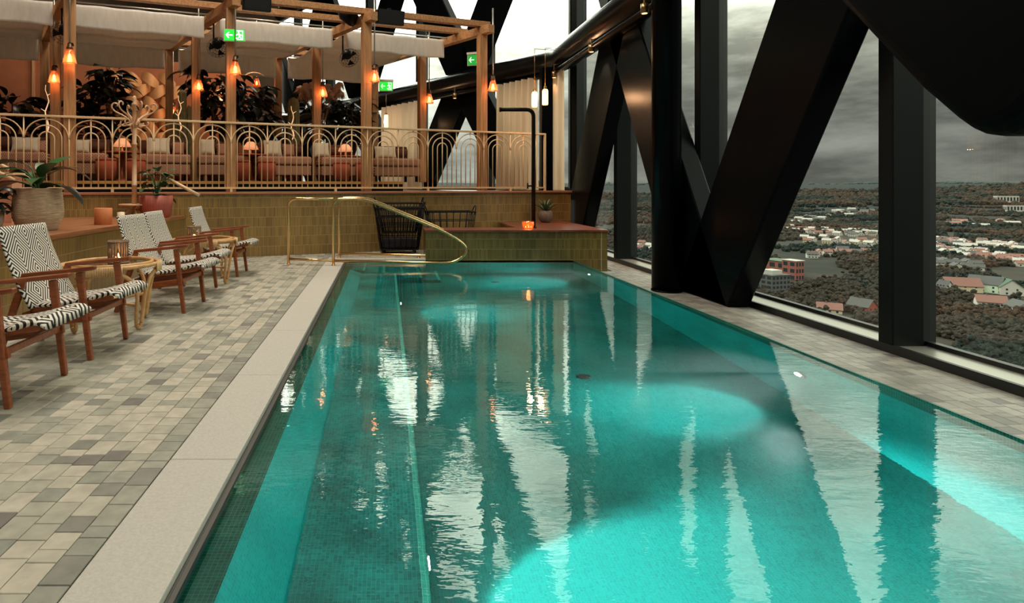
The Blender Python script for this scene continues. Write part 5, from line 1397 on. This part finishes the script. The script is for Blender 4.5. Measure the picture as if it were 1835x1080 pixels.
# rattan side tables
def rattan_table(loc, rz, label):
    t = thing('rattan_table', label, 'table', loc, rz, 'round rattan tables between the chairs')
    R = 0.38; H = 0.53
    circ = lambda r, z, n=36: [(r * math.cos(2 * math.pi * k / n), r * math.sin(2 * math.pi * k / n), z) for k in range(n)]
    m = MB(); m.tube(circ(R, H), 0.017, 8, closed=True); m.build('outer_ring', rattan, t)
    m = MB(); m.tube(circ(R - 0.05, H + 0.012), 0.015, 8, closed=True); m.build('inner_ring', rattan, t)
    m = MB(); m.lathe([(0, H - 0.004), (R - 0.055, H - 0.004), (R - 0.055, H + 0.004), (0, H + 0.004)], n=36); m.build('glass_top', glass_mat('table_glass', (0.92, 0.95, 0.93, 1)), t)
    for k in range(4):
        a0 = (k + 0.5) * math.pi / 2 - 0.34; a1 = a0 + 0.68
        mm = MB(); mm.grid(lambda u, v, a0=a0, a1=a1: ((R + 0.019 + 0.004 * math.sin(u * 32 * math.pi)) * math.cos(a0 + (a1 - a0) * u), (R + 0.019 + 0.004 * math.sin(u * 32 * math.pi)) * math.sin(a0 + (a1 - a0) * u), H - 0.062 + 0.075 * v), 80, 2)
        mm.build('cane_binding', cane, t, solid=0.010)
    for k in range(4):
        a = k * math.pi / 2
        def pp(da, r, z): return Vector((r * math.cos(a + da), r * math.sin(a + da), z))
        p = [pp(0.62, R, H - 0.045), pp(0.30, R, H - 0.075), pp(0.10, R + 0.005, H - 0.20), pp(0.085, R - 0.03, 0.09), pp(0.05, R - 0.035, 0.0175), pp(-0.05, R - 0.035, 0.0175), pp(-0.085, R - 0.03, 0.09), pp(-0.10, R + 0.005, H - 0.20), pp(-0.30, R, H - 0.075), pp(-0.62, R, H - 0.045)]
        m = MB(); m.tube(fillet(p, 0.09, 6), 0.0165, 8); m.build('leg', rattan, t)
    for k in range(2):
        a = k * math.pi / 2; e = Vector((math.cos(a), math.sin(a), 0))
        m = MB(); m.tube([e * (R - 0.03) + Vector((0, 0, 0.20 + 0.02 * k)), -e * (R - 0.03) + Vector((0, 0, 0.20 + 0.02 * k))], 0.014, 8); m.build('stretcher', rattan, t)
    return t
T1 = (-2.36, 5.20, 0); T2 = (-2.26, 7.53, 0)
rattan_table(T1, -0.50, 'near round rattan table between the second and third chair')
rattan_table(T2, -0.45, 'far round rattan table between the fourth and fifth chair')
twig = M('lantern_twigs', rgb(122, 96, 76), 0.7, vary=0.25, vscale=20)
clear_glass = glass_mat('lantern_glass', (0.96, 0.96, 0.95, 1))
def lantern(loc, R, H, label):
    t = thing('candle_lantern', label, 'lantern', loc, 0, 'stick lanterns with candles on the rattan tables')
    for k in range(20):
        a = 2 * math.pi * k / 20; m = MB(); m.tube([(R * math.cos(a), R * math.sin(a), 0.0), (R * math.cos(a), R * math.sin(a), H)], 0.0055, 6); m.build('stick', twig, t)
    for z in (0.014, H - 0.014):
        m = MB(); m.tube([(R * 1.03 * math.cos(a), R * 1.03 * math.sin(a), z) for a in [2 * math.pi * k / 28 for k in range(28)]], 0.009, 6, closed=True); m.build('hoop', twig, t)
    m = MB(); m.lathe([(0, 0.004), (R * 0.85, 0.004), (R * 0.85, 0.012), (0, 0.012)], n=20); m.build('base', twig, t)
    m = MB(); m.lathe([(R * 0.62, 0.014), (R * 0.62, H * 0.92)], n=20); m.build('glass_cylinder', clear_glass, t, solid=0.003)
    m = MB(); m.lathe([(0, 0.013), (0.024, 0.013), (0.024, H * 0.30), (0.0, H * 0.30)], n=14); cd = m.build('candle', M('wax', rgb(236, 214, 176), 0.5), t)
    m = MB(); m.lathe([(0.002, H * 0.30), (0.009, H * 0.34), (0.006, H * 0.40), (0.0, H * 0.46)], n=10); m.build('flame', M('flame', (1, .6, .2, 1), 0.5, emit=(1.0, 0.5, 0.14, 1), estr=14), cd)
    point_light('candle_light', Vector(loc) + Vector((0, 0, H * 0.55)), 0.8, (1.0, 0.55, 0.2), 0.012)
lantern((T1[0] + 0.08, T1[1] - 0.05, 0.536), 0.078, 0.20, 'stick lantern with lit candle on the near rattan table')
lantern((T2[0] - 0.10, T2[1] - 0.08, 0.536), 0.075, 0.17, 'stick lantern with lit candle on the far rattan table')

# ------------------------------------------------------------------ on the ledge
t = thing('terracotta_vessel', 'smooth orange terracotta cylinder on the wooden ledge', 'pot', (-3.53, 7.55, 0.72))
m = MB(); m.lathe([(0.100, 0), (0.104, 0.004), (0.104, 0.200), (0.098, 0.204), (0.094, 0.200), (0.094, 0.02), (0, 0.02)], n=40); m.build('body', M('orange_terracotta', rgb(206, 122, 72), 0.6, vary=0.06, vscale=6), t)
m = MB(); m.lathe([(0.043, 0), (0.045, 0.004), (0.045, 0.135), (0.0, 0.14)], c=(-3.47, 7.92, 0.72), n=24)
tag(m.build('pillar_candle', M('wax', None)), 'small cream pillar candle right of the orange cylinder', 'candle')

# coat stand
cs = thing('coat_stand', 'tall bentwood coat stand with curled hooks and ring base on the ledge', 'coat stand', (-3.81, 9.16, 0.72))
cane_pale = M('bentwood', rgb(210, 168, 130), 0.5, vary=0.15, vscale=8)
m = MB(); m.lathe([(0.036, 0.10), (0.036, 0.48), (0.042, 0.485), (0.042, 0.50), (0.034, 0.505), (0.034, 1.10), (0.042, 1.105), (0.042, 1.12), (0.031, 1.13), (0.031, 1.70), (0.04, 1.705), (0.04, 1.73), (0.02, 1.75), (0.034, 1.80), (0.02, 1.845), (0.0, 1.855)], n=20); m.build('pole', cane_pale, cs)
for k in range(6):
    a = k * math.pi / 3 + 0.2; e = Vector((math.cos(a), math.sin(a), 0)); z = Vector((0, 0, 1))
    pts = [e * 0.03 + z * 1.36, e * 0.05 + z * 1.46, e * 0.16 + z * 1.55, e * 0.28 + z * 1.60, e * 0.335 + z * 1.68, e * 0.29 + z * 1.74, e * 0.235 + z * 1.715, e * 0.245 + z * 1.68]
    m = MB(); m.tube(fillet(pts, 0.06, 5), 0.0125, 8); m.build('hook', cane_pale, cs)
    pts = [e * 0.03 + z * 1.44, e * 0.08 + z * 1.40, e * 0.16 + z * 1.385, e * 0.205 + z * 1.42, e * 0.19 + z * 1.455]
    m = MB(); m.tube(fillet(pts, 0.03, 5), 0.011, 8); m.build('lower_hook', cane_pale, cs)
R_ = 0.21
m = MB(); m.tube([(R_ * math.cos(2 * math.pi * k / 36), R_ * math.sin(2 * math.pi * k / 36), 0.195) for k in range(36)], 0.014, 8, closed=True); m.build('ring', cane_pale, cs)
m = MB(); m.lathe([(0.0, 0.188), (R_, 0.188), (R_, 0.196), (0, 0.196)], n=36); m.build('ring_shelf', cane_pale, cs)
for k in range(4):
    a = k * math.pi / 2 + 0.6; e = Vector((math.cos(a), math.sin(a), 0)); z = Vector((0, 0, 1))
    m = MB(); m.tube(bezier([e * 0.03 + z * 0.12, e * 0.09 + z * 0.11, e * 0.13 + z * 0.08, e * 0.17 + z * 0.0135], 8), 0.0135, 8); m.build('foot', cane_pale, cs)
    m = MB(); m.tube(bezier([e * 0.035 + z * 0.10, e * 0.06 + z * 0.16, e * 0.16 + z * 0.14, e * 0.20 + z * 0.185], 8), 0.010, 8); m.build('brace', cane_pale, cs)

# stair side at the far left
t = thing('stair_flank', 'pink plastered stair side with wooden newel post at the left picture edge', 'stairs', (-5.35, 7.9, 0.72))
m = MB(); m.prism([(-0.9, -0.25, 0.0), (0.42, -0.25, 0.0), (0.42, -0.25, 0.18), (0.10, -0.25, 0.34), (-0.9, -0.25, 0.85)], (0, 0.5, 0)); m.build('plaster_side', pink_plaster, t)
m = MB(); m.box(0.30, 0.52, -0.10, 0.12, 0.0, 0.62); m.build('newel_post', pink_plaster, t)
m = MB(); m.box(0.27, 0.55, -0.13, 0.15, 0.62, 0.66); m.build('newel_cap', rail_paint, t)
for yy in (-0.2, 0.2):
    m = MB(); m.tube([(-0.9, yy, 1.30), (0.62, yy, 0.55)], 0.024, 10); m.build('handrail', rail_paint, t)
pA, pB = P(303, 321, 9.35), P(357, 350, 9.35)
hr = thing('stair_handrail', 'short slanting wooden handrail behind the pink pot plant', 'handrail', pA)
m = MB(); m.tube([(0, 0, 0), pB - pA], 0.026, 10); m.tube([(pB - pA) * 0.8, (pB - pA) * 0.8 + NN * 0.35], 0.012, 6); m.build('rail', rail_paint, hr)

# ------------------------------------------------------------------ brass handrail over the pool steps
hr = thing('pool_handrail', 'polished brass double handrail looping over the pool steps', 'handrail', (0, 0, 0))
RT = 0.021
y0, y1 = 9.06, 10.02
def loop(y, x_start): 
    pts = [(x_start, y, 0.0), (x_start, y, 1.005), (-0.30, y, 1.005), (0.98, y, 0.475), (1.285, y, 0.25), (1.06, y, 0.035), (-0.77, y, 0.075)]
    return fillet(pts, [0.13, 0.22, 0.30, 0.28, 0.20], 10)
m = MB(); m.tube(loop(y0, -0.775), RT, 12); m.build('front_loop', brass, hr)
m = MB(); m.tube(loop(y1, -0.765), RT, 12); m.build('rear_loop', brass, hr)
yq = 9.22
m = MB(); m.tube(fillet([(-1.475, yq, 0.0), (-1.475, yq, 1.005), (-0.775, y0, 1.005)], 0.13, 10), RT, 12); m.build('entry_post', brass, hr)
m = MB(); m.tube([(-1.475, yq, 0.085), (-0.775, y0, 0.075)], RT * 0.9, 12); m.build('lower_rail', brass, hr)
m = MB(); m.tube([(0.56, y1, 0.0), (0.56, y1, 0.05)], RT, 10); m.build('foot', brass, hr)
for (x, y) in ((-0.775, y0), (-0.765, y1), (-1.475, yq), (0.56, y1)):
    m = MB(); m.lathe([(0.034, 0.004), (0.034, 0.012), (0.022, 0.016)], c=(x, y, 0), n=18); m.build('floor_flange', brass, hr)

# ------------------------------------------------------------------ wire basket trolley and basket
def wire_basket(loc, rz, w0, w1, d0, d1, h, label, wheels, nest=0):
    t = thing('wire_basket', label, 'basket', loc, rz, 'black wire towel baskets')
    zb = 0.07 if wheels else 0.012
    def rect(z, a, b): 
        return fillet([(0, -b, z), (a, -b, z), (a, b, z), (-a, b, z), (-a, -b, z), (0, -b, z)], 0.05, 4)[:-1]
    def lerp(f): return (w0 + (w1 - w0) * f) / 2, (d0 + (d1 - d0) * f) / 2
    def hoop(f, r, nm):
        a, b = lerp(f); m = MB(); m.tube(rect(zb + h * f, a, b), r, 6, closed=True); return m.build(nm, black_iron, t)
    hoop(0, 0.012, 'bottom_hoop')
    for f in (0.3, 0.55, 0.78): hoop(f, 0.007, 'hoop')
    hoop(1.0, 0.011, 'rim')
    a0, b0 = lerp(0); a1, b1 = lerp(1)
    nx, ny = 7, 5
    for i in range(nx):
        f = -1 + 2 * i / (nx - 1)
        for sg in (-1, 1):
            m = MB(); m.tube([(f * (a0 - 0.04), sg * b0, zb), (f * (a1 - 0.04), sg * b1, zb + h)], 0.008, 6); m.build('wire', black_iron, t)
    for i in range(ny):
        f = -1 + 2 * i / (ny - 1)
        for sg in (-1, 1):
            m = MB(); m.tube([(sg * a0, f * (b0 - 0.04), zb), (sg * a1, f * (b1 - 0.04), zb + h)], 0.008, 6); m.build('wire', black_iron, t)
    for i in range(5):
        f = -1 + 2 * (i + 0.5) / 5
        m = MB(); m.tube([(f * a0, -b0, zb), (f * a0, b0, zb)], 0.006, 6); m.build('floor_wire', black_iron, t)
    for sg in (-1, 1):
        m = MB(); m.tube(bezier([(sg * a1, -0.10, zb + h - 0.06), (sg * (a1 + 0.06), -0.09, zb + h + 0.16), (sg * (a1 + 0.06), 0.09, zb + h + 0.16), (sg * a1, 0.10, zb + h - 0.06)], 12), 0.010, 6); m.build('handle', black_iron, t)
    if wheels:
        m = MB(); m.box(-a0, a0, -b0, b0, zb - 0.012, zb - 0.004); m.build('tray', black_iron, t)
        for sx in (-1, 1):
            for sy in (-1, 1):
                m = MB(); m.tube([(sx * (a0 - 0.06) - 0.011, sy * (b0 - 0.06), 0.027), (sx * (a0 - 0.06) + 0.011, sy * (b0 - 0.06), 0.027)], 0.027, 14); m.build('wheel', black_iron, t)
    return t
BT = (0.255, 10.86)
wire_basket((BT[0], BT[1], 0.0), 0.10, 0.66, 0.86, 0.36, 0.50, 0.74, 'tall black wire basket on wheels beside the tiled block', True)
t2 = wire_basket((BT[0] + 0.0, BT[1], 0.36), 0.10, 0.60, 0.80, 0.32, 0.46, 0.52, 'second black wire basket nested inside the wheeled one', False)
m = MB(); m.box(-0.30, 0.30, -0.16, 0.16, 0.08, 0.26); tag(m.build('towel_bundle', M('dark_towels', rgb(34, 28, 34), 0.95, bump=0.4, bscale=40), bevel=0.04), 'dark folded cloth at the bottom of the wheeled wire basket', 'towels').location = (BT[0], BT[1], 0)
bpy.context.scene.objects['towel_bundle'].rotation_euler = (0, 0, 0.10)
wire_basket((1.19, 11.02, 0.0), 0.15, 0.66, 0.86, 0.36, 0.46, 0.72, 'black wire basket standing behind the tiled block', False)

# shower pipe on the block
sh = thing('shower_pipe', 'matt black shower pipe bent over at the top on the tiled block', 'shower', (2.55, 10.35, ZBK))
m = MB(); m.tube(fillet([(0, 0, 0), (0, 0, 2.03), (-0.56, 0.0, 2.03)], 0.13, 10), 0.034, 14); m.build('pipe', black_iron, sh)
m = MB(); m.lathe([(0.055, 0), (0.055, 0.012), (0.03, 0.02)], n=18); m.build('flange', black_iron, sh)
m = MB(); m.tube([(-0.03, 0, 0.72), (-0.11, 0, 0.72)], 0.014, 8); m.tube([(-0.10, 0, 0.67), (-0.10, 0, 0.77)], 0.014, 8); m.build('tap', black_iron, sh)
m = MB(); m.tube([(-0.56, 0, 2.03), (-0.585, 0, 2.03)], 0.042, 14); m.build('shower_head', black_iron, sh)
# tea light dish
t = thing('tealight_dish', 'low glass dish with glowing tealights at the foot of the shower pipe', 'candle', (2.42, 10.20, ZBK))
m = MB(); m.lathe([(0.0, 0.002), (0.085, 0.002), (0.095, 0.06), (0.098, 0.12)], n=24); m.build('dish', copper_glass, t, solid=0.004)
for k, (dx, dy) in enumerate(((-0.045, -0.02), (0.0, -0.04), (0.045, -0.02), (0.02, 0.035))):
    m = MB(); m.lathe([(0.019, 0.006), (0.019, 0.02), (0.0, 0.02)], c=(dx, dy, 0), n=12); cd = m.build('tealight', white_metal, t)
    m = MB(); m.lathe([(0.002, 0.02), (0.007, 0.028), (0.0, 0.045)], c=(dx, dy, 0), n=8); m.build('flame', M('flame', None), cd)
point_light('tealight_light', (2.42, 10.18, ZBK + 0.10), 1.2, (1.0, 0.5, 0.2), 0.03)
